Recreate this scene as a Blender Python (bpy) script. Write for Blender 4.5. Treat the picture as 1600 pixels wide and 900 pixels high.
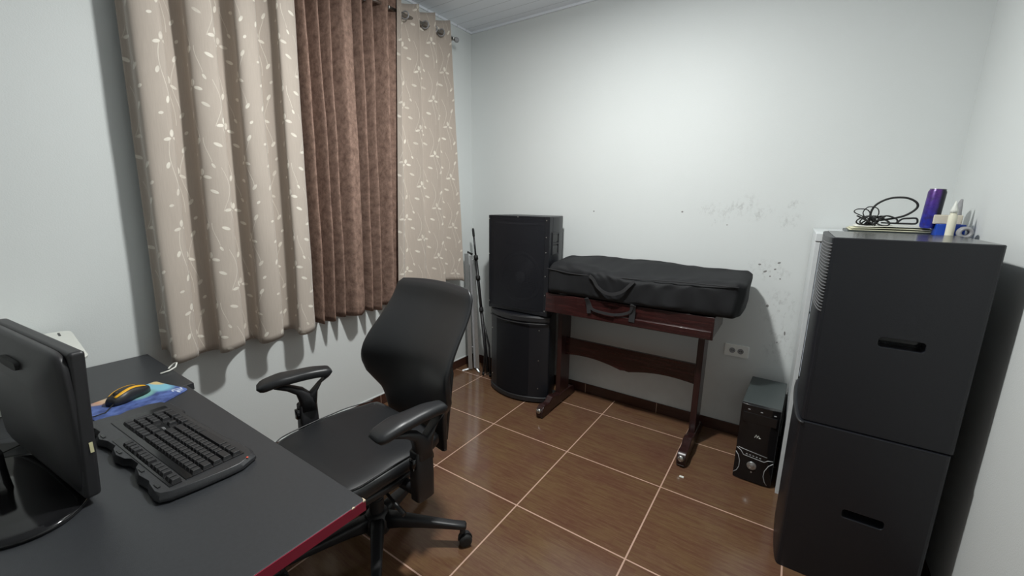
import bpy, bmesh, math, random
from mathutils import Vector, Matrix, noise
R = math.radians
PI = math.pi
rnd = random.Random(7)
S = bpy.context.scene
C = S.collection
for o in list(bpy.data.objects):
    bpy.data.objects.remove(o)

# ------------------------------------------------------------------ camera
CAM = Vector((1.9947, -2.5049, 1.4188))
FW = Vector((-0.54839, 0.81081, -0.20457)); RT = Vector((0.82682, 0.56233, 0.01231)); UP = Vector((-0.12501, 0.16239, 0.97878))
cd = bpy.data.cameras.new('camera'); cam = bpy.data.objects.new('camera', cd); C.objects.link(cam)
m = Matrix((( RT.x, UP.x, -FW.x, CAM.x), (RT.y, UP.y, -FW.y, CAM.y), (RT.z, UP.z, -FW.z, CAM.z), (0, 0, 0, 1)))
cam.matrix_world = m
cd.sensor_width = 36; cd.lens = 645.83 / 1600 * 36; cd.clip_start = 0.02
S.camera = cam

# ------------------------------------------------------------------ world, light, exposure
w = bpy.data.worlds.new('world'); S.world = w; w.use_nodes = True
w.node_tree.nodes['Background'].inputs[0].default_value = (0.75, 0.8, 0.85, 1)
w.node_tree.nodes['Background'].inputs[1].default_value = 0.25
ld = bpy.data.lights.new('ceiling_lamp', 'AREA'); ld.shape = 'DISK'; ld.size = .13; ld.energy = 46; ld.color = (0.99, 1.0, 0.97)
lo = bpy.data.objects.new('ceiling_lamp', ld); C.objects.link(lo); lo.location = (1.15, -1.18, 2.64)
l2 = bpy.data.lights.new('ceiling_fill', 'POINT'); l2.energy = 13; l2.shadow_soft_size = .06; l2.color = (0.97, 1.0, 1.0)  # added point light to brighten the ceiling, otherwise lit only by bounce
lo2 = bpy.data.objects.new('ceiling_fill', l2); C.objects.link(lo2); lo2.location = (1.15, -1.18, 2.54)
vs = S.view_settings
vs.view_transform = 'Standard'; vs.look = 'None'; vs.gamma = 1; vs.use_curve_mapping = False; vs.exposure = 0.0

# ------------------------------------------------------------------ material helpers
class NT:
    def __init__(s, name):
        s.m = bpy.data.materials.new(name); s.m.use_nodes = True
        s.t = s.m.node_tree; s.n = s.t.nodes; s.b = s.n['Principled BSDF']
    def node(s, typ, **k):
        n = s.n.new(typ)
        for a, v in k.items(): setattr(n, a, v)
        return n
    def put(s, sock, v):
        if isinstance(v, bpy.types.NodeSocket): s.t.links.new(v, sock)
        elif v is not None:
            if isinstance(v, (tuple, list)) and len(v) == 3 and sock.type == 'RGBA': v = (*v, 1)
            sock.default_value = v
    def math(s, op, a, b=None, c=None):
        n = s.node('ShaderNodeMath', operation=op)
        s.put(n.inputs[0], a)
        if b is not None: s.put(n.inputs[1], b)
        if c is not None: s.put(n.inputs[2], c)
        return n.outputs[0]
    def mix(s, f, a, b):
        n = s.node('ShaderNodeMix', data_type='RGBA')
        s.put(n.inputs[0], f); s.put(n.inputs[6], a); s.put(n.inputs[7], b)
        return n.outputs[2]
    def noise(s, vec, scale, detail=3, rough=0.5):
        n = s.node('ShaderNodeTexNoise'); s.put(n.inputs['Vector'], vec)
        n.inputs['Scale'].default_value = scale; n.inputs['Detail'].default_value = detail; n.inputs['Roughness'].default_value = rough
        return n.outputs['Fac']
    def ramp(s, f, lo_, hi_):
        n = s.node('ShaderNodeMapRange'); s.put(n.inputs[0], f)
        n.inputs[1].default_value = lo_; n.inputs[2].default_value = hi_
        return n.outputs[0]
    def scale(s, vec, sc, rot=(0, 0, 0)):
        n = s.node('ShaderNodeMapping'); s.put(n.inputs[0], vec); n.inputs['Scale'].default_value = sc; n.inputs['Rotation'].default_value = rot
        return n.outputs[0]
    def obj(s): return s.node('ShaderNodeTexCoord').outputs['Object']
    def uv(s): return s.node('ShaderNodeTexCoord').outputs['UV']
    def bump(s, h, strength, dist=0.001):
        n = s.node('ShaderNodeBump'); n.inputs['Strength'].default_value = strength; n.inputs['Distance'].default_value = dist
        s.put(n.inputs['Height'], h); s.t.links.new(n.outputs[0], s.b.inputs['Normal'])
    def set(s, **k):
        for a, v in k.items():
            s.put(s.b.inputs[{'col': 'Base Color', 'rough': 'Roughness', 'metal': 'Metallic', 'spec': 'Specular IOR Level', 'sheen': 'Sheen Weight', 'coat': 'Coat Weight', 'alpha': 'Alpha'}[a]], v)
        return s
    def xy(s, vec):
        n = s.node('ShaderNodeSeparateXYZ'); s.put(n.inputs[0], vec); return n.outputs
    def ellipse(s, x, y, cx, cy, a, b, ang, soft=0.35):
        dx = s.math('SUBTRACT', x, cx); dy = s.math('SUBTRACT', y, cy)
        ca, sa = math.cos(ang), math.sin(ang)
        p = s.math('MULTIPLY_ADD', dx, ca / a, s.math('MULTIPLY', dy, sa / a))
        q = s.math('MULTIPLY_ADD', dx, -sa / b, s.math('MULTIPLY', dy, ca / b))
        d = s.math('ADD', s.math('MULTIPLY', p, p), s.math('MULTIPLY', q, q))
        return s.ramp(d, 1 + soft, 1 - soft)
    def union(s, lst):
        r = lst[0]
        for e in lst[1:]: r = s.math('MAXIMUM', r, e)
        return r

def plain(name, col, rough=0.5, metal=0.0, spec=0.5, nz=0.0, nscale=60, bump=0.0, bscale=300, sheen=0.0, coat=0.0):
    t = NT(name)
    t.set(col=col, rough=rough, metal=metal, spec=spec, sheen=sheen, coat=coat)
    v = t.obj()
    f = t.noise(v, nscale, 4)
    k = max(nz, 0.04)
    t.set(col=t.mix(f, tuple(c * (1 - k) for c in col), tuple(min(1, c * (1 + k)) for c in col)))
    if bump: t.bump(t.noise(v, bscale, 2), bump)
    return t.m

M = {}
# white painted plaster with fine texture; the back wall has scuffs and nail holes of its own
def wall_mat(name, marks=None, axes=(0, 2)):
    t = NT(name); v = t.obj(); o = t.xy(v)
    base = t.mix(t.noise(v, 1.4, 3), (0.66, 0.69, 0.685), (0.71, 0.735, 0.73))
    if marks:
        x, z = o[axes[0]], o[axes[1]]
        dots = [t.ellipse(x, z, *mk) for mk in marks[0]]
        base = t.mix(t.math('MULTIPLY', t.union(dots), 0.8), base, (0.10, 0.09, 0.085))
        sm = t.union([t.ellipse(x, z, *mk, 0.9) for mk in marks[1]])
        nz = t.ramp(t.noise(t.scale(v, (1.3, 1, .8), (0, .6, 0)), 38, 5, .7), 0.5, 0.68)
        base = t.mix(t.math('MULTIPLY', t.math('MULTIPLY', sm, nz), 0.42), base, (0.30, 0.30, 0.29))
        low = t.math('MULTIPLY', t.ramp(z, .5, .1), t.ramp(t.noise(v, 9, 5, .65), .35, .75))
        base = t.mix(t.math('MULTIPLY', low, 0.25), base, (0.42, 0.40, 0.37))
    t.set(col=base, rough=0.55, spec=0.3)
    t.bump(t.noise(v, 210, 3, .6), 0.35, 0.0012)
    return t.m
dots = [(0.817, 1.36, .005, .005, 0), (1.403, 1.37, .006, .005, 0), (1.852, 1.083, .007, .005, 0), (1.883, 1.045, .01, .005, .5), (1.918, 0.847, .007, .008, 0),
        (1.945, 1.10, .008, .005, .4), (1.91, 1.02, .004, .004, 0), (1.93, 1.062, .006, .004, .4), (1.96, 1.01, .004, .004, 0), (2.02, .70, .004, .012, .1), (1.99, .64, .003, .005, 0), (1.66, 1.30, .004, .003, 0)]
smud = [(1.57, 1.39, .07, .03, .2), (1.70, 1.40, .10, .045, .5), (1.83, 1.37, .06, .03, .5), (1.96, 1.33, .05, .04, .5), (1.97, 1.42, .04, .02, .2), (1.90, 1.05, .10, .05, -.3), (1.97, .85, .08, .09, 0), (2.0, .65, .07, .12, 0), (1.62, 1.33, .05, .02, .6)]
M['wall'] = wall_mat('wall_paint')
M['wall_b'] = wall_mat('wall_paint_scuffed', (dots, smud))

t = NT('ceiling_panels'); v = t.obj(); o = t.xy(v)
fr = t.math('FRACT', t.math('DIVIDE', t.math('ADD', o[1], 10.03 + .0), 0.1))
ln = t.math('LESS_THAN', fr, 0.035)
t.set(col=t.mix(ln, (0.82, 0.85, 0.90), (0.48, 0.50, 0.53)), rough=0.4)
t.bump(t.math('SUBTRACT', 1.0, ln), .6, .002); M['ceil'] = t.m

# brown wood-look ceramic tiles, 0.53 m, beige grout
t = NT('floor_tiles'); v = t.obj(); o = t.xy(v)
TS = 0.53
def frac(s): return t.math('FRACT', t.math('ADD', t.math('DIVIDE', s, TS), 20.0))
def edge(s):
    f_ = frac(s); return t.math('LESS_THAN', t.math('MINIMUM', f_, t.math('SUBTRACT', 1.0, f_)), 0.0032 / TS)
gr = t.math('MAXIMUM', edge(o[0]), edge(o[1]))
tid = t.node('ShaderNodeCombineXYZ')
t.put(tid.inputs[0], t.math('FLOOR', t.math('DIVIDE', o[0], TS))); t.put(tid.inputs[1], t.math('FLOOR', t.math('DIVIDE', o[1], TS)))
wn = t.node('ShaderNodeTexWhiteNoise', noise_dimensions='3D'); t.put(wn.inputs[0], tid.outputs[0])
off = t.node('ShaderNodeVectorMath', operation='MULTIPLY_ADD'); t.put(off.inputs[0], wn.outputs['Color']); off.inputs[1].default_value = (.07, .05, 0); t.put(off.inputs[2], v)
br = t.node('ShaderNodeTexBrick'); t.put(br.inputs['Vector'], off.outputs[0])
br.inputs['Scale'].default_value = 1; br.inputs['Brick Width'].default_value = 0.21; br.inputs['Row Height'].default_value = 0.105; br.inputs['Mortar Size'].default_value = 0.0
br.inputs['Color1'].default_value = (0, 0, 0, 1); br.inputs['Color2'].default_value = (1, 1, 1, 1); br.offset = .5
streak = t.noise(t.scale(off.outputs[0], (2.5, 26, 1)), 2.2, 6, .65)
fine = t.noise(t.scale(off.outputs[0], (14, 120, 1)), 1.3, 4, .6)
cloud = t.noise(v, 5, 3)
fac = t.math('ADD', t.math('MULTIPLY', br.outputs['Color'], 0.34), t.math('MULTIPLY', t.ramp(cloud, .3, .7), .66))
col = t.mix(fac, (0.125, 0.060, 0.038), (0.160, 0.098, 0.048))
col = t.mix(t.math('MULTIPLY', t.ramp(streak, .42, .68), .7), col, (0.100, 0.042, 0.028))
col = t.mix(t.math('MULTIPLY', t.ramp(fine, .5, .8), .35), col, (0.25, 0.15, 0.095))
col = t.mix(gr, col, (0.52, 0.34, 0.26))
t.set(col=col, rough=t.math('MULTIPLY_ADD', gr, .4, t.math('MULTIPLY_ADD', streak, .10, .10)), spec=.5)
t.bump(t.math('SUBTRACT', t.math('MULTIPLY', streak, .06), gr), .35, .002)
M['floor'] = t.m

t = NT('baseboard_tile'); v = t.obj(); o = t.xy(v)
a = t.math('ADD', o[0], o[1])
st = t.noise(t.scale(v, (3, 3, 40)), 2, 4)
j = t.math('LESS_THAN', t.math('FRACT', t.math('ADD', t.math('DIVIDE', a, .53), 20.0)), .008)
t.set(col=t.mix(j, t.mix(st, (0.040, 0.016, 0.012), (0.07, 0.032, 0.023)), (.4, .27, .2)), rough=.18); M['skirt'] = t.m

def sprig_mat():
    t = NT('embroidered_beige_fabric'); uv = t.xy(t.uv())
    tw, th = .24, .36
    cx = t.math('FLOOR', t.math('DIVIDE', uv[0], tw))
    x = t.math('MULTIPLY', t.math('FRACT', t.math('DIVIDE', uv[0], tw)), tw)
    y0 = t.math('ADD', uv[1], t.math('MULTIPLY', cx, .145))
    y = t.math('MULTIPLY', t.math('FRACT', t.math('DIVIDE', y0, th)), th)
    L = []
    def leaf(x_, y_, a, b, ang): a *= .90; b *= .90; L.append(t.ellipse(x, y, x_, y_, a, b, R(ang), .3))
    def sprig(sx, sy, mir=1):
        sx, sy = sx, sy
        leaf(sx, sy + .017, .016, .0085, 90 - 8 * mir)
        leaf(sx + .019 * mir, sy - .004, .017, .0075, -12 * mir if mir > 0 else 12 + 180)
        leaf(sx - .018 * mir, sy - .008, .015, .007, 22 * mir if mir > 0 else 158)
    sprig(.06, .30); sprig(.165, .16, -1)
    leaf(.10, .235, .018, .0075, -25); leaf(.035, .19, .015, .007, 70); leaf(.20, .265, .017, .007, 62)
    leaf(.13, .075, .019, .008, -18); leaf(.06, .085, .016, .007, 75); leaf(.205, .045, .016, .007, 58)
    leaf(.03, .03, .010, .006, 20); leaf(.215, .335, .010, .006, 50); leaf(.105, .345, .012, .006, -60)
    stems = []
    for (sx, amp, k, ph, ya, yb) in ((.055, .012, 20, 0, .10, .30), (.165, .015, 17, 1.2, 0.0, .16), (.14, .02, 22, 2.3, .15, .34), (.19, .014, 26, .4, .05, .27), (.09, .012, 30, 2, .0, .1)):
        c_ = t.math('MULTIPLY_ADD', t.math('SINE', t.math('MULTIPLY_ADD', y, k, ph)), amp, sx)
        d = t.math('ABSOLUTE', t.math('SUBTRACT', x, c_))
        mk = t.ramp(d, .0022, .0006)
        mk = t.math('MULTIPLY', mk, t.math('MULTIPLY', t.math('GREATER_THAN', y, ya), t.math('LESS_THAN', y, yb)))
        stems.append(t.math('MULTIPLY', mk, .6))
    mask = t.union(L + stems)
    ob = t.obj()
    weave = t.noise(t.scale(t.uv(), (1, 1, 1)), 900, 2)
    slub = t.noise(t.scale(t.uv(), (260, 14, 1)), 1, 3)
    base = t.mix(t.math('MULTIPLY_ADD', weave, .5, t.math('MULTIPLY', slub, .5)), (0.37, 0.315, 0.27), (0.545, 0.48, 0.42))
    vary = t.ramp(t.noise(t.uv(), 14, 3, .6), .25, .6)
    mask = t.math('MULTIPLY', mask, t.math('MULTIPLY_ADD', vary, .50, .22))
    col = t.mix(mask, base, (0.90, 0.86, 0.76))
    t.set(col=col, rough=t.mix(mask, (.8, .8, .8), (.42, .42, .42)), spec=.3, sheen=.25)
    t.bump(t.math('ADD', mask, t.math('MULTIPLY', weave, .15)), .5, .0015)
    return t.m
M['beige'] = sprig_mat()
t = NT('crushed_brown_velvet'); uvv = t.uv()
mo = t.noise(t.scale(uvv, (34, 24, 1)), 1, 6, .75)
mo2 = t.noise(uvv, 330, 2)
f = t.math('MULTIPLY_ADD', mo2, .25, t.math('MULTIPLY', t.ramp(mo, .35, .65), .75))
t.set(col=t.mix(f, (0.115, 0.070, 0.054), (0.36, 0.24, 0.19)), rough=.8, spec=.15)
t.bump(mo, .3, .002); M['velvet'] = t.m

M['black'] = plain('black_plastic', (.018, .018, .020), .42, bump=.2, bscale=900)
M['blackrough'] = plain('textured_black_paint', (.009, .010, .0135), .40, nz=.25, nscale=400, bump=.35, bscale=420)
M['leather'] = plain('black_leatherette', (.017, .018, .020), .38, nz=.1, bump=.25, bscale=500)
M['gloss'] = plain('glossy_black_plastic', (.008, .008, .009), .1)
M['rubber'] = plain('black_rubber', (.012, .012, .012), .65)
M['nylon'] = plain('black_nylon_fabric', (.010, .0105, .012), .7, nz=.25, nscale=12, bump=.35, bscale=600, spec=.3)
M['webbing'] = plain('black_webbing', (.02, .02, .022), .8, bump=.6, bscale=700)
M['desk'] = plain('black_desk_laminate', (.030, .032, .036), .38, nz=.2, nscale=120, bump=.25, bscale=700)
M['kbd'] = plain('keyboard_black_plastic', (.026, .027, .030), .33, nz=.2, nscale=200, bump=.3, bscale=500)
M['plate'] = plain('bright_white_plastic', (.86, .87, .84), .3)
M['crimson'] = plain('crimson_edge_band', (.28, .012, .04), .4)
M['tan_patch'] = plain('pale_tan', (.62, .50, .36), .8)
M['whitep'] = plain('white_plastic', (.72, .73, .68), .35)
M['whitel'] = plain('white_laminate', (.66, .69, .70), .32)
M['drawer'] = plain('pale_blue_grey_laminate', (.56, .61, .68), .3)
M['cream'] = plain('cream_plastic', (.74, .72, .58), .45)
M['card'] = plain('pale_cardboard', (.62, .57, .47), .8, nz=.1)
M['paper'] = plain('white_paper', (.76, .76, .70), .8)
M['paper2'] = plain('yellowed_paper', (.66, .65, .48), .8)
M['bluep'] = plain('blue_plastic', (.01, .06, .42), .35)
M['greyp'] = plain('grey_plastic', (.30, .30, .31), .4)
M['alu'] = plain('brushed_aluminium', (.55, .57, .58), .32, metal=.85, nz=.15)
M['steel'] = plain('worn_steel', (.55, .54, .52), .3, metal=1, nz=.2)
M['chrome'] = plain('chrome', (.8, .8, .8), .12, metal=1)
M['yellow'] = plain('yellow_plastic', (.80, .42, .02), .35)
M['print'] = plain('grey_print', (.42, .43, .44), .5)
M['pclid'] = plain('dark_grey_steel_panel', (.05, .062, .062), .35, nz=.1)
M['dustcap'] = plain('speaker_dust_cap', (.10, .10, .11), .25)
M['cone'] = plain('speaker_cone_paper', (.022, .022, .025), .55)
M['red'] = plain('red_indicator', (.75, .12, .08), .4)
M['label'] = plain('yellowed_sticker', (.70, .66, .40), .6)

t = NT('mahogany_wood'); v = t.obj()
g = t.noise(t.scale(v, (2, 26, 26)), 2.5, 5, .6)
t.set(col=t.mix(t.ramp(g, .3, .7), (0.016, 0.005, 0.005), (0.046, 0.013, 0.012)), rough=.26, coat=.3); M['wood'] = t.m
t = NT('mahogany_upright'); v = t.obj()
g = t.noise(t.scale(v, (26, 26, 2)), 2.5, 5, .6)
t.set(col=t.mix(t.ramp(g, .3, .7), (0.014, 0.005, 0.005), (0.036, 0.012, 0.011)), rough=.3, coat=.2); M['woodv'] = t.m

# perforated black speaker grille: fine holes let the driver behind show faintly
t = NT('perforated_grille'); v = t.obj(); o = t.xy(v)
hx = t.math('SUBTRACT', t.math('FRACT', t.math('MULTIPLY', o[0], 160.0)), .5); hz = t.math('SUBTRACT', t.math('FRACT', t.math('MULTIPLY', o[2], 160.0)), .5)
d = t.math('ADD', t.math('MULTIPLY', hx, hx), t.math('MULTIPLY', hz, hz))
t.set(col=(.012, .013, .018), rough=.45, alpha=t.math('GREATER_THAN', d, .12)); M['mesh'] = t.m
M['grille'] = plain('black_grille_foam', (.005, .0055, .008), .6, bump=.6, bscale=260, spec=.25)

t = NT('purple_blue_can'); v = t.obj(); o = t.xy(v)
g = t.ramp(o[2], .03, .15)
c_ = t.mix(g, (.02, .03, .34), (.10, .03, .20))
c_ = t.mix(t.ramp(t.noise(v, 45, 4, .7), .45, .7), c_, (.03, .02, .10))
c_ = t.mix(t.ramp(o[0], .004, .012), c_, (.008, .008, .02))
t.set(col=c_, rough=.3, metal=.3); M['can'] = t.m

t = NT('printed_mouse_pad'); v = t.obj(); o = t.xy(v)
x, y = o[0], o[1]
n1 = t.noise(v, 16, 3)
c_ = t.mix(t.ramp(t.noise(v, 24, 4, .6), .4, .6), (.035, .06, .20), (.10, .16, .42))
c_ = t.mix(t.ellipse(x, y, .175, -2.075, .06, .032, .3, .5), c_, (.22, .50, .62))
c_ = t.mix(t.ellipse(x, y, .13, -2.068, .035, .012, .4, .5), c_, (.62, .50, .25))
c_ = t.mix(t.ellipse(x, y, .155, -2.195, .045, .05, 0, .5), c_, (.62, .28, .15))
c_ = t.mix(t.math('MULTIPLY', t.ellipse(x, y, .16, -2.22, .03, .04, 0, .5), t.ramp(n1, .4, .6)), c_, (.6, .45, .3))
c_ = t.mix(t.ellipse(x, y, .21, -2.125, .03, .04, .8, .5), c_, (.20, .42, .40))
for (ex, ey, ea, eb, an) in ((.247, -2.045, .013, .0028, 1.3), (.262, -2.043, .013, .0028, 1.3), (.254, -2.031, .009, .0028, 0), (.272, -2.040, .010, .0028, 1.3), (.280, -2.046, .010, .0028, .2), (.257, -2.056, .008, .0028, 0)):
    c_ = t.mix(t.ellipse(x, y, ex, ey, ea, eb, an, .3), c_, (.62, .68, .8))
t.set(col=c_, rough=.6); M['pad'] = t.m

# ------------------------------------------------------------------ mesh helpers
def link(name, bm, mat, parent=None, smooth=False, bevel=0, seg=2, loc=None, matid=None):
    me = bpy.data.meshes.new(name)
    bmesh.ops.recalc_face_normals(bm, faces=bm.faces)
    bm.to_mesh(me); bm.free()
    mats = mat if isinstance(mat, (list, tuple)) else [mat]
    for q in mats: me.materials.append(M[q] if isinstance(q, str) else q)
    o = bpy.data.objects.new(name, me); C.objects.link(o)
    if loc is not None: o.location = loc
    if parent: o.parent = parent
    if smooth:
        for p in me.polygons: p.use_smooth = True
    if bevel:
        b = o.modifiers.new('bevel', 'BEVEL'); b.width = bevel; b.segments = seg; b.limit_method = 'ANGLE'; b.angle_limit = R(40)
        if smooth is False:
            for p in me.polygons: p.use_smooth = True
        b.harden_normals = True
    return o
def thing(name, label, cat, loc=(0, 0, 0), rz=0, group=None):
    o = bpy.data.objects.new(name, None); C.objects.link(o); o.empty_display_size = .05
    o.location = loc; o.rotation_euler = (0, 0, rz); return tag(o, label, cat, group)
def tag(o, label, cat, group=None):
    o['label'] = label; o['category'] = cat
    if group: o['group'] = group
    return o
def struct(name, bm, mat, **k):
    o = link(name, bm, mat, **k); o['kind'] = 'structure'; return o
def box(bm, x0, x1, y0, y1, z0, z1, mi=0):
    r = bmesh.ops.create_cube(bm, size=1)
    for v_ in r['verts']:
        v_.co = Vector(((x0 + x1) / 2 + v_.co.x * (x1 - x0), (y0 + y1) / 2 + v_.co.y * (y1 - y0), (z0 + z1) / 2 + v_.co.z * (z1 - z0)))
    if mi:
        for f_ in {f_ for v_ in r['verts'] for f_ in v_.link_faces}: f_.material_index = mi
    return r['verts']
def bx(*a):
    bm = bmesh.new(); box(bm, *a); return bm
def prism(bm, pts, a, b, axis='z'):
    """extrude polygon pts between a and b along axis; pts are the other two coordinates in xyz order"""
    def P(p, h): return {'z': (p[0], p[1], h), 'y': (p[0], h, p[1]), 'x': (h, p[0], p[1])}[axis]
    lo_ = [bm.verts.new(P(p, a)) for p in pts]; hi_ = [bm.verts.new(P(p, b)) for p in pts]
    n = len(pts)
    bm.faces.new(lo_); bm.faces.new(hi_)
    for i in range(n): bm.faces.new((lo_[i], lo_[(i + 1) % n], hi_[(i + 1) % n], hi_[i]))
def tube(bm, pts, r, seg=10, closed=False, cap=True):
    pts = [Vector(p) for p in pts]; n = len(pts)
    rr = r if isinstance(r, (list, tuple)) else [r] * n
    rings = []; prev = None
    for i, p in enumerate(pts):
        if closed: d = pts[(i + 1) % n] - pts[i - 1]
        else: d = pts[min(i + 1, n - 1)] - pts[max(i - 1, 0)]
        d.normalize()
        if prev is None:
            a = d.orthogonal().normalized()
        else:
            a = (prev - d * prev.dot(d))
            a = a.normalized() if a.length > 1e-5 else d.orthogonal().normalized()
        prev = a; b = d.cross(a)
        rings.append([bm.verts.new(p + (a * math.cos(2 * PI * k / seg) + b * math.sin(2 * PI * k / seg)) * rr[i]) for k in range(seg)])
    for i in range(n if closed else n - 1):
        A, B = rings[i], rings[(i + 1) % n]
        for k in range(seg): bm.faces.new((A[k], A[(k + 1) % seg], B[(k + 1) % seg], B[k]))
    if cap and not closed: bm.faces.new(rings[0]); bm.faces.new(rings[-1])
def tb(pts, r, **k):
    bm = bmesh.new(); tube(bm, pts, r, **k); return bm
def lathe(bm, prof, seg=32, mat=None):
    """prof: (r,z); revolve about z, then transform by mat"""
    rings = []; new = []
    for (r, z) in prof:
        if r < 1e-6: v_ = bm.verts.new((0, 0, z)); rings.append([v_]); new.append(v_)
        else:
            g_ = [bm.verts.new((r * math.cos(2 * PI * k / seg), r * math.sin(2 * PI * k / seg), z)) for k in range(seg)]; rings.append(g_); new += g_
    for A, B in zip(rings, rings[1:]):
        for k in range(seg):
            k2 = (k + 1) % seg
            if len(A) == 1 and len(B) == 1: continue
            if len(A) == 1: bm.faces.new((A[0], B[k], B[k2]))
            elif len(B) == 1: bm.faces.new((A[k], A[k2], B[0]))
            else: bm.faces.new((A[k], A[k2], B[k2], B[k]))
    if len(rings[0]) > 1: bm.faces.new(rings[0])
    if len(rings[-1]) > 1: bm.faces.new(rings[-1])
    if mat is not None:
        for v_ in new: v_.co = mat @ v_.co
def super_pt(th, w, h, e):
    c, s = math.cos(th), math.sin(th)
    return math.copysign(abs(c) ** (2 / e), c) * w, math.copysign(abs(s) ** (2 / e), s) * h
def loft(bm, secs, seg=28, warp=None):
    """secs: (center, right, up, halfw, halfh, exponent)"""
    rings = []
    for (c, r, u, w_, h_, e) in secs:
        c, r, u = Vector(c), Vector(r), Vector(u); ring = []
        for k in range(seg):
            a, b = super_pt(2 * PI * (k + .5) / seg, w_, h_, e)
            p = c + r * a + u * b
            if warp: p = warp(p, a, b)
            ring.append(bm.verts.new(p))
        rings.append(ring)
    for A, B in zip(rings, rings[1:]):
        for k in range(seg): bm.faces.new((A[k], A[(k + 1) % seg], B[(k + 1) % seg], B[k]))
    bm.faces.new(rings[0]); bm.faces.new(rings[-1])
def smoothstep(a, b, x):
    x = max(0, min(1, (x - a) / (b - a))); return x * x * (3 - 2 * x)
def lerp(a, b, t_): return a + (b - a) * t_
def interp(tab, x):
    if x <= tab[0][0]: return tab[0][1]
    for (a, va), (b, vb) in zip(tab, tab[1:]):
        if x <= b: return lerp(va, vb, smoothstep(a, b, x))
    return tab[-1][1]

# ------------------------------------------------------------------ room
XL, XR, YB, YF, H = -.28, 2.577, .245, -3.9, 2.7
struct('floor', bx(XL - .1, XR + .1, YF - .1, YB + .1, -.1, 0), 'floor')
struct('ceiling', bx(XL - .1, XR + .1, YF - .1, YB + .1, H, H + .1), 'ceil')
struct('wall_left', bx(XL - .1, XL, YF, YB, 0, H), 'wall')
struct('wall_right', bx(XR, XR + .1, YF, YB, 0, H), 'wall')
struct('wall_back', bx(XL - .1, XR + .1, YB, YB + .1, 0, H), 'wall_b')
struct('wall_front', bx(XL - .1, XR + .1, YF - .1, YF, 0, H), 'wall')
BH = .072
struct('baseboard_left', bx(XL, XL + .009, YF, YB, 0, BH), 'skirt', bevel=.002)
struct('baseboard_back', bx(XL + .009, XR - .009, YB - .009, YB, 0, BH), 'skirt', bevel=.002)
struct('baseboard_right', bx(XR - .009, XR, YF, YB, 0, BH), 'skirt', bevel=.002)
bm = bmesh.new(); box(bm, XL, XL + .006, YF, YB, BH, BH + .006); struct('trim_1', bm, 'wall')
bm = bmesh.new(); box(bm, XL, XR, YB - .012, YB, H - .014, H); box(bm, XL, XL + .012, YF, YB - .012, H - .014, H); struct('trim_2', bm, 'ceil')

# ------------------------------------------------------------------ curtains
ROD_X, ROD_Z = -.175, 2.545
def curtain(y0, y1, ztop, fold, xoff, hem, fullness, nu=260, nv=60, gather=0.0):
    bm = bmesh.new(); uvl = bm.loops.layers.uv.new('UVMap')
    L_ = 0; us = []
    g = []
    for i in range(nu + 1):
        u = i / nu; col_ = []
        for j_ in range(nv + 1):
            q = j_ / nv
            zb = hem(u); z = lerp(zb, ztop, q)
            y = lerp(y0, y1, u)
            fx, fy = fold(u, z, q)
            p = Vector((xoff + fx, y + fy, z))
            col_.append(bm.verts.new(p))
        g.append(col_)
    acc = [0]
    jm = nv // 2
    for i in range(nu): acc.append(acc[-1] + (g[i + 1][jm].co - g[i][jm].co).length)
    for i in range(nu):
        for j_ in range(nv):
            f_ = bm.faces.new((g[i][j_], g[i + 1][j_], g[i + 1][j_ + 1], g[i][j_ + 1]))
            for lp, (a, b) in zip(f_.loops, ((i, j_), (i + 1, j_), (i + 1, j_ + 1), (i, j_ + 1))):
                lp[uvl].uv = (acc[a] + 3, g[a][b].co.z)
    return bm
def grommet(x, y, z, par):
    bm = bmesh.new()
    tube(bm, [(x + .022 * math.cos(a), y + .008 * math.cos(a), z + .022 * math.sin(a)) for a in [2 * PI * k / 24 for k in range(24)]], .0045, seg=8, closed=True)
    return link('grommet', bm, 'greyp', par, smooth=True)
def solid(o, th=.002):
    s_ = o.modifiers.new('solid', 'SOLIDIFY'); s_.thickness = th; s_.offset = 0
# left beige: broad soft folds
LR = [-1.885, -1.70, -1.515, -1.33]        # ridge positions
def foldL(u, z, q):
    y = lerp(-1.965, -1.262, u)
    wav = .5 + .5 * math.cos(2 * PI * (y + 1.885) / .186 + .35 * math.sin(9 * y + 2.2 * q) )
    wav = wav ** .8
    k = 1.0 - .12 * q
    n_ = noise.noise(Vector((y * 6, z * 1.3, 1))) * .012 + noise.noise(Vector((y * 16, z * 5, 4))) * .003
    ed = math.exp(-((u) / .05) ** 2)
    return (-.062 + .118 * wav * k) * (1 - .55 * ed) - .02 * ed + n_, .022 * math.sin(4 * PI * (y + 1.885) / .186) * k + .05 * u * q + .05 * (1 - u) * q
hemL = lambda u: .715 + .008 * math.sin(u * 19) + .006 * math.sin(u * 47 + 1) + .05 * math.exp(-(u / .045) ** 2)
cl = link('curtain', curtain(-1.965, -1.272, 2.625, foldL, ROD_X, hemL, 1.6), 'beige', smooth=True); solid(cl)
tag(cl, 'wide beige leaf-embroidered curtain nearest the desk, its hem touching the desk corner', 'curtain', 'curtains on the left wall')
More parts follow.
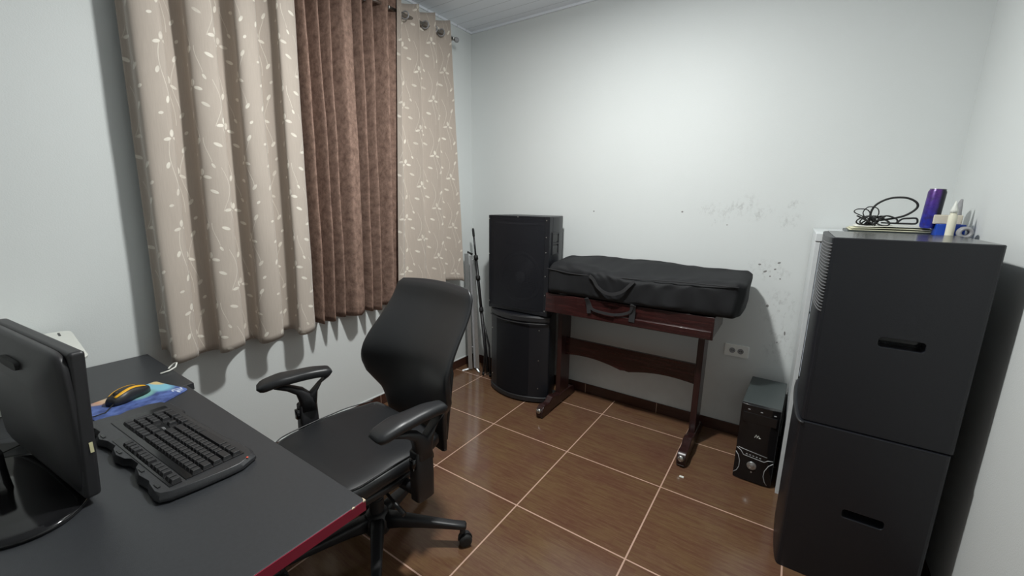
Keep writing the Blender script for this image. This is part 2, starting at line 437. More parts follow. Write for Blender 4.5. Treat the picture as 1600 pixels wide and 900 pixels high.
# brown velvet: tight irregular folds
BR = [(-1.285, .0), (-1.243, 1.), (-1.20, .05), (-1.165, .9), (-1.135, .1), (-1.10, .85), (-1.07, .05), (-1.02, .9), (-.965, .8), (-.945, .1), (-.915, .95), (-.875, .05), (-.84, .9), (-.80, .05), (-.75, 1.), (-.70, .4), (-.66, .7), (-.60, .0)]
def foldB(u, z, q):
    y = lerp(-1.285, -.655, u)
    a = interp(BR, y + .012 * math.sin(z * 1.5 + y * 3))
    n_ = noise.noise(Vector((y * 9, z * 2.2, 9))) * .010 + noise.noise(Vector((y * 25, z * 9, 2))) * .0035
    return -.078 + .128 * a + n_, q * lerp(.035, .085, u)
hemB = lambda u: .728 + .007 * math.sin(u * 23 + 1) + .004 * math.sin(u * 61)
cb = link('curtain', curtain(-1.285, -.655, 2.625, foldB, ROD_X - .012, hemB, 1.6, nu=320), 'velvet', smooth=True); solid(cb)
tag(cb, 'brown crushed velvet curtain hanging between the two beige ones', 'curtain', 'curtains on the left wall')
def foldR(u, z, q):
    y = lerp(-.71, -.015, u)
    ph = 2 * PI * (y + .665) / .205
    wav = .5 + .5 * math.cos(ph)
    wav = wav ** .6
    n_ = noise.noise(Vector((y * 6, z * 1.5, 21))) * .008
    return -.055 + .098 * wav + n_, -.022 * math.sin(ph) + q * lerp(.09, -.12, u)
hemR = lambda u: .80 + .006 * math.sin(u * 17)
cr = link('curtain', curtain(-.71, -.015, 2.625, foldR, ROD_X + .004, hemR, 1.6), 'beige', smooth=True); solid(cr)
tag(cr, 'narrower beige leaf-embroidered curtain hanging next to the room corner, beyond the brown one', 'curtain', 'curtains on the left wall')
for y in (-1.90, -1.79, -1.70, -1.60, -1.51, -1.42): grommet(ROD_X, y, ROD_Z, cl)
for y in (-1.22, -1.15, -1.04, -.93, -.82): grommet(ROD_X, y, ROD_Z, cb)
for y in (-.52, -.44, -.35, -.27, -.20, -.15): grommet(ROD_X, y, ROD_Z, cr)
rod = thing('curtain_rod', 'grey metal curtain rod on brackets above the curtains', 'curtain rod', (ROD_X, -1, ROD_Z))
def rel(par, bm):      # world-built geometry under a placed empty
    mm = Matrix.Translation(-par.location)
    bm.transform(mm); return bm
link('rod', rel(rod, tb([(ROD_X, -2.06, ROD_Z), (ROD_X, -.07, ROD_Z)], .0095, seg=16)), 'steel', rod, smooth=True)
for y, s_ in ((-2.06, -1), (-.07, 1)):
    bm = bmesh.new(); lathe(bm, [(0, 0), (.012, 0), (.014, .012), (.018, .02), (.016, .035), (0, .042)], 16, Matrix.Translation((ROD_X, y, ROD_Z)) @ Matrix.Rotation(-s_ * PI / 2, 4, 'X'))
    link('finial', rel(rod, bm), 'greyp', rod, smooth=True)
for y in (-2.02, -.655, -.09):
    bm = bmesh.new(); tube(bm, [(XL + .004, y, ROD_Z - .035), (XL + .05, y, ROD_Z - .03), (ROD_X, y, ROD_Z - .014)], .005); box(bm, XL, XL + .006, y - .012, y + .012, ROD_Z - .07, ROD_Z + .0)
    tube(bm, [(ROD_X + .014 * math.cos(a), y, ROD_Z + .014 * math.sin(a)) for a in [PI + PI * k / 10 for k in range(11)]], .004)
    link('bracket', rel(rod, bm), 'steel', rod)

# ------------------------------------------------------------------ desks
DZ = .75
def desk(name, label, x0, x1, y0, y1, legs, red):
    d_ = thing(name, label, 'desk', ((x0 + x1) / 2, (y0 + y1) / 2, 0))
    tp = link('desktop', rel(d_, bx(x0, x1, y0, y1, DZ - .026, DZ)), 'desk', d_, bevel=.0012)
    if red:
        eb = link('edge_band', rel(d_, bx(x1, x1 + .0015, y0, y1, DZ - .026, DZ - .001)), 'crimson', d_); eb['label'] = 'crimson edge band'
        bm = bmesh.new(); prism(bm, [(x1 - .012, y1 + .0004), (x1 + .0018, y1 + .0004), (x1 + .0018, y1 - .007), (x1 - .002, y1 - .003)], DZ - .003, DZ + .0004); 
        prism(bm, [(x1 - .003, y1 - .03), (x1 + .0019, y1 - .027), (x1 + .0019, y1 - .036)], DZ - .002, DZ + .0004)
        k = link('edge_patch', rel(d_, bm), 'tan_patch', d_); k['label'] = 'pale tan patches at the corner'  # pale tan patches on the desktop corner and edge
    for (lx0, lx1, ly0, ly1) in legs:
        link('leg_panel', rel(d_, bx(lx0, lx1, ly0, ly1, 0, DZ - .026)), 'desk', d_, bevel=.001)
    link('modesty_panel', rel(d_, bx(x0 + .05, x1 - .1, y0 + .02, y0 + .035, .35, DZ - .026)), 'desk', d_)
    return d_
desk('desk', 'black desk with crimson edge carrying the keyboard and monitor', .232, 1.262, -2.63, -2.008, [(.30, .325, -2.6, -2.1), (1.12, 1.145, -2.61, -2.45)], True)
desk('side_table', 'black side desk top against the left wall, under the white box', XL + .012, .2305, -2.63, -1.985, [(XL + .03, XL + .055, -2.6, -2.05), (.18, .205, -2.6, -2.1)], False)

# cable loop at desk edge
bm = tb([(.045, -2.03, DZ + .004), (.04, -2.0, DZ + .005), (.035, -1.978, DZ + .012), (.02, -1.968, DZ + .022), (.005, -1.972, DZ + .018), (.0, -1.985, DZ + .007), (.012, -1.995, DZ + .004)], .003)
tag(link('cable_clip', bm, 'whitep', smooth=True), 'small white curled cable end at the far edge of the side desk', 'cable')

# ------------------------------------------------------------------ monitor (seen from behind)
mo_ = thing('monitor', 'black computer monitor seen from behind on a glossy oval stand', 'monitor', (.56, -2.42, DZ))
P0 = Vector((.790, -2.372, 0)); du = Vector((-.994, -.11, 0)); dn = Vector((.11, -.994, 0))   # du runs along the panel, dn points out of its back
W_ = .50; zb, zt = .768, 1.100
def mp(a, b, z, tilt=.0): return P0 + du * a + dn * (b - (z - .768) * .06) + Vector((0, 0, z))
bm = bmesh.new()        # front bezel frame body 25 mm
vs_ = []
for (a, b) in ((0, 0), (W_, 0), (W_, -.028), (0, -.028)):
    for z in (zb, zt): vs_.append(bm.verts.new(mp(a, b, z)))
for f_ in ((0, 2, 3, 1), (2, 4, 5, 3), (4, 6, 7, 5), (6, 0, 1, 7), (1, 3, 5, 7), (0, 6, 4, 2)): bm.faces.new([vs_[i] for i in f_])
link('bezel', rel(mo_, bm), 'black', mo_, bevel=.008, seg=3)
bm = bmesh.new()        # bulged rear shell
secs = []
for k, (b, ins) in enumerate(((-.008, .001), (.003, .002), (.010, .010), (.022, .05), (.030, .10))):
    secs.append((mp(W_ / 2, b, (zb + zt) / 2 ), du, Vector((0, 0, 1)), W_ / 2 - ins, (zt - zb) / 2 - ins * .8, 12))
loft(bm, secs, seg=48)
link('back_shell', rel(mo_, bm), 'black', mo_, smooth=True)
bm = bmesh.new()
vs_ = [bm.verts.new(mp(a, -.0285, z)) for (a, z) in ((.015, zb + .02), (W_ - .015, zb + .02), (W_ - .015, zt - .015), (.015, zt - .015))]
bm.faces.new(vs_); r_ = bmesh.ops.extrude_face_region(bm, geom=bm.faces[:]); [setattr(v_, 'co', v_.co - dn * .001) for v_ in r_['geom'] if isinstance(v_, bmesh.types.BMVert)]
link('screen', rel(mo_, bm), 'gloss', mo_)
bm = bmesh.new()
bc = Vector((.60, -2.465, 0))
lathe(bm, [(0, 0), (1, 0), (1.02, .004), (1.0, .010), (.9, .014), (.3, .022), (0, .024)], 64)
bm.transform(Matrix.Translation((bc.x, bc.y, DZ)) @ Matrix.Rotation(R(6), 4, 'Z') @ Matrix.Diagonal((.222, .128, 1, 1)))
link('stand_base', rel(mo_, bm), 'gloss', mo_, smooth=True)
bm = bmesh.new()
nc = mp(W_ / 2, .032, 0)
loft(bm, [((nc.x, nc.y, z), du, dn, w2, .020, 4) for z, w2 in ((DZ + .012, .085), (DZ + .04, .06), (DZ + .07, .05), (DZ + .10, .05))], seg=24)
link('stand_neck', rel(mo_, bm), 'gloss', mo_, smooth=True)
bm = bmesh.new(); loft(bm, [(mp(W_ * .45, b, zt - .05), du, Vector((0, 0, 1)), .055, .010, 5) for b in (.030, .0385)], seg=20)
link('top_vent', rel(mo_, bm), 'rubber', mo_)
bm = bmesh.new()
for (z0, z1) in ((.872, .888),):
    vs_ = [bm.verts.new(P0 - du * .0006 + dn * (b - .0068) + Vector((0, 0, z))) for (b, z) in ((-.022, z0), (-.016, z0), (-.016, z1 + .008), (-.022, z1 + .008))]
    bm.faces.new(vs_)
r_ = bmesh.ops.extrude_face_region(bm, geom=bm.faces[:]); [setattr(v_, 'co', v_.co - du * .0006) for v_ in r_['geom'] if isinstance(v_, bmesh.types.BMVert)]
o = link('sticker', rel(mo_, bm), 'label', mo_); o['label'] = 'small yellowed sticker'

# ------------------------------------------------------------------ white tapered box at the wall
bxo = thing('printer', 'white printer with flat lid and tapering body by the wall behind the monitor', 'printer', (-.055, -2.36, DZ))
def rrect(cx, cy, hw, hd, rad, z, n=6):
    pts = []
    for (sx, sy, a0) in ((1, 1, 0), (-1, 1, 90), (-1, -1, 180), (1, -1, 270)):
        for k in range(n + 1):
            a = R(a0 + 90 * k / n); pts.append((cx + sx * (hw - rad) + rad * math.cos(a), cy + sy * (hd - rad) + rad * math.sin(a), z))
    return pts
def ringloft(bm, rgs):
    rs = [[bm.verts.new(p) for p in r_] for r_ in rgs]; n = len(rs[0])
    for A, B in zip(rs, rs[1:]):
        for k in range(n): bm.faces.new((A[k], A[(k + 1) % n], B[(k + 1) % n], B[k]))
    bm.faces.new(rs[0]); bm.faces.new(rs[-1])
bm = bmesh.new()
ringloft(bm, [rrect(-.03, 0, .135, .10, .02, 0), rrect(-.03, 0, .14, .105, .02, .03), rrect(0, 0, .198, .142, .03, .148), rrect(0, 0, .198, .142, .03, .150)])
link('body', bm, 'whitep', bxo, bevel=.001)
bm = bmesh.new(); ringloft(bm, [rrect(0, 0, .202, .147, .034, .1515), rrect(0, 0, .205, .150, .036, .160), rrect(0, 0, .200, .146, .034, .170)])
link('lid', bm, 'whitep', bxo, bevel=.001)
bm = bx(-.17, -.12, .11, .116, .1695, .1712); link('lid_slot', bm, 'black', bxo)
bxo.rotation_euler.z = R(-4)

# ------------------------------------------------------------------ mouse pad, mouse
bm = bmesh.new()
pp = [(.112, -2.069), (.118, -2.061), (.15, -2.054), (.268, -2.020), (.282, -2.022), (.292, -2.034), (.352, -2.13), (.36, -2.20), (.33, -2.262), (.19, -2.285), (.168, -2.276), (.148, -2.21)]
prism(bm, pp, DZ, DZ + .003)
tag(link('mouse_pad', bm, 'pad', bevel=.001), 'colourful blue and orange printed mouse pad beside the keyboard', 'mouse pad')
ms = thing('computer_mouse', 'black computer mouse with two yellow stripes on the printed mouse pad', 'mouse', (.205, -2.160, DZ + .003), R(27))
def mouse_surf(wf, hf, zoff=0, u0=0, u1=1, v0=0, v1=1, nu=22, nv=16):
    bm = bmesh.new(); g = []
    for i in range(nu + 1):
        u = lerp(u0, u1, i / nu); yy = -.062 + .124 * u
        hw = .033 * (math.sin(PI * min(.97, max(.03, u * .94 + .03))) ** .35) * (1 - .16 * math.exp(-((u - .5) / .18) ** 2)) * wf
        hh = (.012 + .028 * math.sin(PI * (u * .80 + .12)) ** 1.0) * hf
        row = []
        for j_ in range(nv + 1):
            v_ = lerp(v0, v1, j_ / nv); a = PI * v_
            row.append(bm.verts.new((-math.copysign(abs(math.cos(a)) ** .7, math.cos(a)) * hw, yy, max(0, math.sin(a)) ** .55 * hh + zoff)))
        g.append(row)
    for i in range(nu):
        for j_ in range(nv): bm.faces.new((g[i][j_], g[i + 1][j_], g[i + 1][j_ + 1], g[i][j_ + 1]))
    return bm, g
bm, g = mouse_surf(1, 1)
bm.faces.new([r_[0] for r_ in g] + [r_[-1] for r_ in reversed(g)])
bm.faces.new(g[0]); bm.faces.new(g[-1])
link('body', bm, 'black', ms, smooth=True)
for (a, b, c, e) in ((.10, .80, .25, .37), (.08, .88, .58, .70)):
    bm, g = mouse_surf(1.02, 1.03, .0006, a, b, c, e, 18, 3)
    o = link('stripe', bm, 'yellow', ms, smooth=True); o['label'] = 'yellow stripe'
    s_ = o.modifiers.new('s', 'SOLIDIFY'); s_.thickness = .0012
bm = bmesh.new(); lathe(bm, [(0, -.004), (.010, -.004), (.011, 0), (.010, .004), (0, .004)], 20, Matrix.Translation((0, -.034, .030)) @ Matrix.Rotation(PI / 2, 4, 'Y'))
link('scroll_wheel', bm, 'rubber', ms, smooth=True)
tag(link('mouse_cable', tb([(.24, -2.205, DZ + .012), (.285, -2.235, DZ + .008), (.29, -2.262, DZ + .008), (.27, -2.30, DZ + .006), (.30, -2.37, DZ + .004), (.40, -2.56, DZ + .003)], .0018), 'rubber', smooth=True), 'thin black mouse cable trailing past the keyboard', 'cable')

# ------------------------------------------------------------------ keyboard
KO = Vector((.895, -2.088, DZ)); kang = math.atan2(-2.121 + 2.091, .365 - .888)
kb = thing('keyboard', 'black gaming keyboard with jagged rim on the desk', 'keyboard', KO, kang)
# local: +x runs from the user's left (near the camera's right) to the numpad; +y is away from the user (towards the monitor)
KW, KD = .548, .205
out = [(-.018, .004), (-.012, -.010), (.0, -.012), (.02, -.018), (.10, -.018), (.12, -.012), (.40, -.012), (.415, -.020), (.50, -.018), (.535, -.006), (.548, .02), (.550, .08), (.538, .10), (.548, .125),
       (.552, .165), (.538, .178), (.515, .182), (.490, .170), (.455, .168), (.435, .184), (.405, .190), (.375, .176), (.330, .172), (.315, .184), (.275, .194), (.235, .186), (.220, .172), (.180, .170), (.165, .184), (.120, .196), (.075, .190), (.060, .196), (.02, .202), (.0, .196), (-.012, .17), (-.022, .12), (-.030, .06), (-.030, .03)]
out = [(x, y if y < .166 else .178 + (y - .178) * .7) for x, y in out]
bm = bmesh.new(); n = len(out)
def kz(y): return .016 + .055 * max(0, y) * .35 + .004
r1 = [bm.verts.new((x, y, .004)) for x, y in out]; r2 = [bm.verts.new((x, y, .012)) for x, y in out]
cx0, cy0 = .25, .1
r3 = [bm.verts.new((cx0 + (x - cx0) * .975, cy0 + (y - cy0) * .94, kz(y))) for x, y in out]
bm.faces.new(r1)
for A, B in ((r1, r2), (r2, r3)):
    for i in range(n): bm.faces.new((A[i], A[(i + 1) % n], B[(i + 1) % n], B[i]))
bm.faces.new(r3)
link('body', bm, 'kbd', kb, bevel=.0012)
def kplane(y): return kz(y) + .0006
bm = bmesh.new()
def slab(bm, x0, x1, y0, y1, th=.0012, dz=.0):
    vv = [bm.verts.new((x, y, kplane(y) - .001 + dz)) for x, y in ((x0, y0), (x1, y0), (x1, y1), (x0, y1))]
    vt = [bm.verts.new((x, y, kplane(y) + th + dz)) for x, y in ((x0, y0), (x1, y0), (x1, y1), (x0, y1))]
    bm.faces.new(vv); bm.faces.new(vt)
    for i in range(4): bm.faces.new((vv[i], vv[(i + 1) % 4], vt[(i + 1) % 4], vt[i]))
slab(bm, .012, .485, .006, .134); slab(bm, .012, .36, .142, .166)
link('key_well', bm, 'gloss', kb)
for (px, py) in ((.03, .188), (.13, .184), (.27, .184), (.40, .18)):
    bm = bmesh.new(); slab(bm, px, px + .022, py - .012, py - .006, .0016); link('rim_panel', bm, 'gloss', kb)
U = .0188
keys = []      # x, y, w, h in key units from main-block origin
def row(y, ws, x0=0):
    x = x0
    for w_ in ws:
        if w_ > 0: keys.append((x, y, w_, 1))
        x += abs(w_)
row(0, [1.25, 1.25, 1.25, 6.25, 1.25, 1.25, 1.25, 1.25])
row(1, [2.25] + [1] * 10 + [2.75]); row(2, [1.75] + [1] * 11 + [2.25]); row(3, [1.5] + [1] * 12 + [1.5]); row(4, [1] * 13 + [2])
row(0, [1, 1, 1], 15.4); row(1, [1], 16.4)
row(3, [1, 1, 1], 15.4); row(4, [1, 1, 1], 15.4)
row(0, [2, 1], 18.8); row(1, [1, 1, 1], 18.8); row(2, [1, 1, 1], 18.8); row(3, [1, 1, 1], 18.8); row(4, [1, 1, 1, 1], 18.8)
keys.append((21.8, 0, 1, 2)); keys.append((21.8, 2, 1, 2))
row(5.85, [1, 1, -.5, 1, 1, 1, 1, -.5, 1, 1, 1, 1, -.5, 1, 1, 1, 1], 0)
KX, KY = .018, .010
def key_mesh(w_, h_):
    bm = bmesh.new(); a, b = w_ * U - .0016, h_ * U * 1.18 - .0018
    lo_ = [bm.verts.new((x, y, 0)) for x, y in ((0, 0), (a, 0), (a, b), (0, b))]
    hi_ = [bm.verts.new((x, y, .0085)) for x, y in ((.0022, .002), (a - .0022, .002), (a - .0022, b - .003), (.0022, b - .003))]
    bm.faces.new(lo_); bm.faces.new(hi_)
    for i in range(4): bm.faces.new((lo_[i], lo_[(i + 1) % 4], hi_[(i + 1) % 4], hi_[i]))
    return bm
cache = {}; rest = bmesh.new()
for i, (x, y, w_, h_) in enumerate(keys):
    px, py = KX + x * U, KY + y * U * 1.18
    if i < len(keys) and i < 100:
        k_ = (w_, h_)
        if k_ not in cache:
            o = link('key', key_mesh(w_, h_), 'black', kb, bevel=.0008); cache[k_] = o
        else:
            o = cache[k_].copy(); C.objects.link(o); o.parent = kb
        o.location = (px, py, kplane(py) + .0006); o.rotation_euler = (.019, 0, 0)
    else:
        b2 = key_mesh(w_, h_); b2.transform(Matrix.Translation((px, py, kplane(py) + .0006))); me_ = bpy.data.meshes.new('tmp'); b2.to_mesh(me_); rest.from_mesh(me_); b2.free(); bpy.data.meshes.remove(me_)
if len(rest.verts):
    o = link('key', rest, 'black', kb); o['kind'] = 'stuff'; o['label'] = 'remaining function keys'
bm = bmesh.new(); slab(bm, .315, .335, .062, .068, .0012); o = link('logo', bm, 'print', kb); o['label'] = 'small pale logo'
bm = bmesh.new(); lathe(bm, [(0, 0), (.003, 0), (.002, .0012), (0, .0014)], 12, Matrix.Translation((-.014, .012, kplane(.01)))); o = link('indicator', bm, 'red', kb); o['label'] = 'small red light'

# ------------------------------------------------------------------ office chair
ch = thing('office_chair', 'black leatherette office chair with armrests pulled up at the desk', 'chair', (.70, -1.575, 0), R(-4))
UX, UY = -.045, -.02
def S3(c, w_, h_, e, tilt=0, r=(1, 0, 0), u=(0, 0, 1)): return (c, r, u, w_, h_, e)
# seat: lofted front (-y) to back (+y)
bm = bmesh.new(); secs = []
for k in range(23):
    q = k / 22; y = lerp(-.30, .235, q)
    endf = min(1, (q / .10)) if q < .10 else (min(1, (1 - q) / .08) if q > .92 else 1)
    rf = math.sqrt(max(0.0, 1 - (1 - endf) ** 2)) * .97 + .03
    hw = interp([(-.30, .235), (-.15, .268), (.05, .268), (.235, .225)], y) * lerp(.86, 1, rf)
    zc = interp([(-.30, .412), (-.20, .446), (.0, .453), (.235, .460)], y)
    secs.append(((UX, y + UY, zc), (1, 0, 0), (0, 0, 1), hw, .048 * rf, 3.6))
def seatwarp(p, a, b):
    if b > 0: p = p + Vector((0, 0, -.016 * (1 - (a / .27) ** 2) + .006 * noise.noise(p * 9)))
    return p
loft(bm, secs, seg=48, warp=seatwarp)
st_ = link('seat', bm, 'leather', ch, smooth=True)
bm = bmesh.new()
for k in (-1,):
    pts = []
    for i in range(40):
        q = i / 39; y = lerp(-.26, .20, q)
        hw = interp([(-.30, .235), (-.15, .268), (.05, .268), (.235, .225)], y)
        pts.append((hw * .955, y, interp([(-.30, .412), (-.20, .446), (.0, .453), (.235, .460)], y) + .0335))
    for sx in (1, -1):
        bm = bmesh.new(); tube(bm, [(UX + sx * x, y + UY, z) for x, y, z in pts], .0028, seg=8); link('piping', bm, 'leather', st_, smooth=True)
bm = bmesh.new()
loft(bm, [((UX, y + UY, interp([(-.28, .375), (0, .382), (.2, .392)], y)), (1, 0, 0), (0, 0, 1), hw, .020, 5) for y, hw in ((-.24, .20), (-.22, .225), (.0, .24), (.19, .215), (.205, .19))], seg=32)
link('seat_shell', bm, 'black', ch, smooth=True)
# backrest
BT = [(.34, .185), (.42, .192), (.50, .200), (.555, .215), (.59, .250), (.63, .280), (.69, .290), (.78, .282), (.88, .264), (.98, .250), (1.05, .238)]
def bw_(z):
    for (a, va), (b, vb) in zip(BT, BT[1:]):
        if z <= b: return lerp(va, vb, max(0, (z - a) / (b - a)))
    return BT[-1][1]
def by_(z): return interp([(.34, .275), (.55, .262), (.72, .262), (1.06, .375)], z)
bm = bmesh.new(); secs = []
NZ = 40
for k in range(NZ + 1):
    q = k / NZ; z = lerp(.345, 1.062, q)
    e_ = 1.0
    if q > .955: e_ = math.sqrt(max(0, 1 - ((q - .955) / .045) ** 2))
    if q < .03: e_ = math.sqrt(max(0, 1 - ((.03 - q) / .03) ** 2))
    e_ = max(e_, .08)
    secs.append(((-.035 + .030 * smoothstep(.6, 1.0, z), by_(z), z), (1, 0, 0), (0, 1, 0), bw_(z) - (1 - e_) * .030, .030 * e_ * interp([(.34, .7), (.7, 1.15), (1.06, .75)], z), 3.2))
def backwarp(p, a, b):
    k = .62 + .5 * smoothstep(.5, .75, p.z) - .45 * smoothstep(.8, 1.05, p.z)
    return p + Vector((0, -k * a * a, .012 * (1 - (a / .25) ** 2) * smoothstep(.98, 1.05, p.z)))
loft(bm, secs, seg=52, warp=backwarp)
link('backrest', bm, 'leather', ch, smooth=True)
bm = bmesh.new(); loft(bm, [((-.01, by_(z) + .042 + dy, z), (1, 0, 0), (0, 1, 0), hw, .014, 4) for z, hw, dy in ((.36, .10, .0), (.5, .13, .0), (.7, .16, .0), (.8, .12, -.004))], seg=28)
link('back_shell', bm, 'black', ch, smooth=True)
bm = bmesh.new(); tube(bm, [(0, .06, .36), (0, .20, .345), (0, .30, .36), (0, .325, .42), (0, .325, .52)], [.03, .028, .026, .026, .022], seg=12)
bm.transform(Matrix.Diagonal((1.4, 1, 1, 1)))
link('back_support', bm, 'black', ch, smooth=True)
# arms
for s_, ax, ay, toe in ((1, .298, .015, R(-6)), (-1, -.352, -.075, R(-20))):
    armb = len(bpy.data.objects)
    made = []
    bm = bmesh.new(); secs = []
    for k in range(25):
        q = k / 24; y = lerp(-.15, .135, q)
        ef = math.sqrt(max(0.0, 1 - (max(0, .12 - q) / .12) ** 2)) if q < .12 else (math.sqrt(max(0.0, 1 - (max(0, q - .92) / .08) ** 2)) if q > .92 else 1)
        ef = max(ef, .12)
        hw = interp([(-.15, .043), (-.07, .047), (.03, .040), (.135, .030)], y)
        zc = .692 + interp([(-.15, -.012), (-.05, .006), (.05, .010), (.135, .004)], y)
        secs.append(((0, y, zc), (1, 0, 0), (0, 0, 1), hw * lerp(.6, 1, ef), .021 * ef, 3))
    loft(bm, secs, seg=28)
    bm.transform(Matrix.Translation((ax - .008, ay - .035, -.012)) @ Matrix.Rotation(toe, 4, 'Z'))
    link('armrest_pad', bm, 'leather', ch, smooth=True)
    bm = bmesh.new()      # Y-shaped bracket under the pad
    loft(bm, [((0, -.10, .672), (1, 0, 0), (0, .35, .94), .020, .008, 3), ((0, -.05, .655), (1, 0, 0), (0, .5, .87), .022, .012, 3), ((0, -.01, .632), (1, 0, 0), (0, .8, .6), .024, .018, 3), ((0, .015, .595), (1, 0, 0), (0, 1, .15), .026, .032, 3), ((0, .02, .54), (1, 0, 0), (0, 1, 0), .026, .034, 4)], seg=20)
    loft(bm, [((0, .105, .684), (1, 0, 0), (0, -.5, .85), .018, .010, 3), ((0, .07, .655), (1, 0, 0), (0, .8, .6), .020, .016, 3), ((0, .04, .615), (1, 0, 0), (0, 1, .3), .022, .020, 3), ((0, .03, .57), (1, 0, 0), (0, 1, 0), .023, .024, 3)], seg=20)
    bm.transform(Matrix.Translation((ax, ay - .025, -.012)) @ Matrix.Rotation(toe, 4, 'Z'))
    link('armrest_bracket', bm, 'black', ch, smooth=True)
    bm = bmesh.new(); loft(bm, [((ax - .004, ay - .008, z), (1, 0, 0), (0, 1, 0), .026 * k_, .038 * k_, 5) for z, k_ in ((.360, .8), (.367, 1), (.45, 1.04), (.555, .98), (.560, .9))], seg=24)
    sl = link('armrest_sleeve', bm, 'black', ch, smooth=True)
    bm = bmesh.new(); loft(bm, [((ax + s_ * .002, ay - .050, z), (1, 0, 0), (0, 1, 0), .012, .010, 4) for z in (.50, .52, .54)], seg=16); link('height_button', bm, 'gloss', sl, smooth=True)
    bm = bmesh.new(); tube(bm, [(ax, ay - .008, .385), (ax - s_ * .06, ay * .8, .366), (ax - s_ * .15, ay * .5, .362), (UX + s_ * .10, 0, .366)], [.024, .022, .020, .020], seg=12)
    link('armrest_arm', bm, 'black', ch, smooth=True)
bm = bmesh.new(); box(bm, -.075, .075, -.10, .12, .305, .366); link('tilt_mechanism', bm, 'black', ch, bevel=.012, seg=3)
bm = bmesh.new(); tube(bm, [(.07, -.03, .335), (.18, -.05, .33), (.27, -.06, .318)], [.006, .006, .010]); link('lever', bm, 'black', ch, smooth=True)
bm = bmesh.new(); lathe(bm, [(0, .08), (.030, .08), (.030, .21), (.026, .212), (.026, .22), (.016, .221), (.016, .31), (0, .31)], 24); link('gas_lift', bm, 'black', ch, smooth=False, bevel=.001)
bm = bmesh.new(); lathe(bm, [(0, .065), (.05, .065), (.058, .08), (.056, .125), (.042, .15), (.03, .155), (0, .155)], 32); link('base_hub', bm, 'black', ch, smooth=True)
RB = .355
caster0 = None
for k in range(5):
    a = R(33 + 4 + 72 * k)
    mm = Matrix.Rotation(a, 4, 'Z')
    bm = bmesh.new()
    loft(bm, [((x, 0, z), (0, 1, 0), (0, 0, 1), w_, h_, 3.5) for x, z, w_, h_ in ((.035, .112, .030, .034), (.10, .112, .026, .026), (.20, .104, .021, .019), (.31, .094, .018, .014), (RB + .012, .090, .018, .013), (RB + .018, .088, .012, .008))], seg=20)
    bm.transform(mm); lg = link('base_leg', bm, 'black', ch, smooth=True)
    cs = link('caster', tb([(RB, 0, .085), (RB, 0, .058), (RB + .004, 0, .05)], [.010, .010, .009]), 'black', ch, smooth=True)
    ro = R(20 + 50 * k)
    cs.rotation_euler = (0, 0, a)
    for sy in (-1, 1):
        bm = bmesh.new()
        lathe(bm, [(0, .004), (.024, .004), (.0265, .008), (.0265, .018), (.022, .023), (.012, .0245), (0, .0245)], 28, Matrix.Rotation(-sy * PI / 2, 4, 'X'))
        bm.transform(Matrix.Translation((RB + .012, 0, .0268)) @ Matrix.Rotation(ro, 4, 'Z'))
        w2 = link('wheel', bm, 'rubber', cs, smooth=False, bevel=.001)
    bm = bmesh.new()
    pts = [(.033 * math.cos(t_), .033 * math.sin(t_)) for t_ in [R(-10) + R(200) * i / 12 for i in range(13)]] + [(-.022, -.004), (-.01, .012), (.016, .012)]
    pts = [(.031 * math.cos(R(-5) + R(185) * i / 14), .031 * math.sin(R(-5) + R(185) * i / 14)) for i in range(15)]
    prism(bm, pts, -.005, .005, 'y'); bm.transform(Matrix.Translation((RB + .012, 0, .0268)) @ Matrix.Rotation(ro, 4, 'Z')); link('caster_hood', bm, 'black', cs, bevel=.002)

# ------------------------------------------------------------------ stacked speakers by the corner
def arc_front(x0, x1, y, bulge, n=18):
    return [(lerp(x0, x1, i / n), y - bulge * math.sin(PI * i / n) ** .8) for i in range(n + 1)]
sp = thing('loudspeaker', 'tall black two-way loudspeaker, top of the pair by the curtain, woofer showing through its grille', 'loudspeaker', (.427, .03, .655))
X0, X1, YFr, YBk = .178, .676, -.085, .155
Z0, Z1 = .652, 1.325
bm = bmesh.new(); prism(bm, [(X0 + .05, YBk), (X0, -.02), (X0, YFr), (X1, YFr), (X1, .0), (X1 - .05, YBk)], Z0, Z1)
link('cabinet', rel(sp, bm), 'blackrough', sp, bevel=.006)
# baffle & drivers are built proud of the cabinet front, grille over them

bm = bmesh.new(); box(bm, X0 + .018, X1 - .042, YFr - .012, YFr, Z0 + .03, Z1 - .015); link('baffle', rel(sp, bm), 'cone', sp, bevel=.004)
wc = Vector((.437, YFr - .012, .90))
mt = Matrix.Translation(wc) @ Matrix.Rotation(PI / 2, 4, 'X')
bm = bmesh.new(); lathe(bm, [(.165, 0), (.178, 0), (.180, .004), (.174, .010), (.165, .013), (.155, .009), (.150, .006)], 48, mt)
wf = link('woofer', rel(sp, bm), 'cone', sp, smooth=True)
bm = bmesh.new(); lathe(bm, [(.150, .007), (.10, .004), (.05, .0015), (.0, .001)], 48, mt); link('cone', rel(sp, bm), 'cone', wf, smooth=True)
bm = bmesh.new(); lathe(bm, [(.046, .002), (.042, .008), (.026, .015), (0, .018)], 32, mt); link('dust_cap', rel(sp, bm), 'dustcap', wf, smooth=True)
bm = bmesh.new(); ht = Matrix.Translation((.437, YFr - .012, 1.19)) @ Matrix.Rotation(PI / 2, 4, 'X')
ringloft(bm, [[ht @ Vector(p) for p in rrect(0, 0, .135, .062, .012, 0)], [ht @ Vector(p) for p in rrect(0, 0, .135, .062, .012, .006)], [ht @ Vector(p) for p in rrect(0, 0, .12, .05, .01, .006)], [ht @ Vector(p) for p in rrect(0, 0, .04, .03, .01, .001)]])
link('horn', rel(sp, bm), 'cone', sp, bevel=.001)
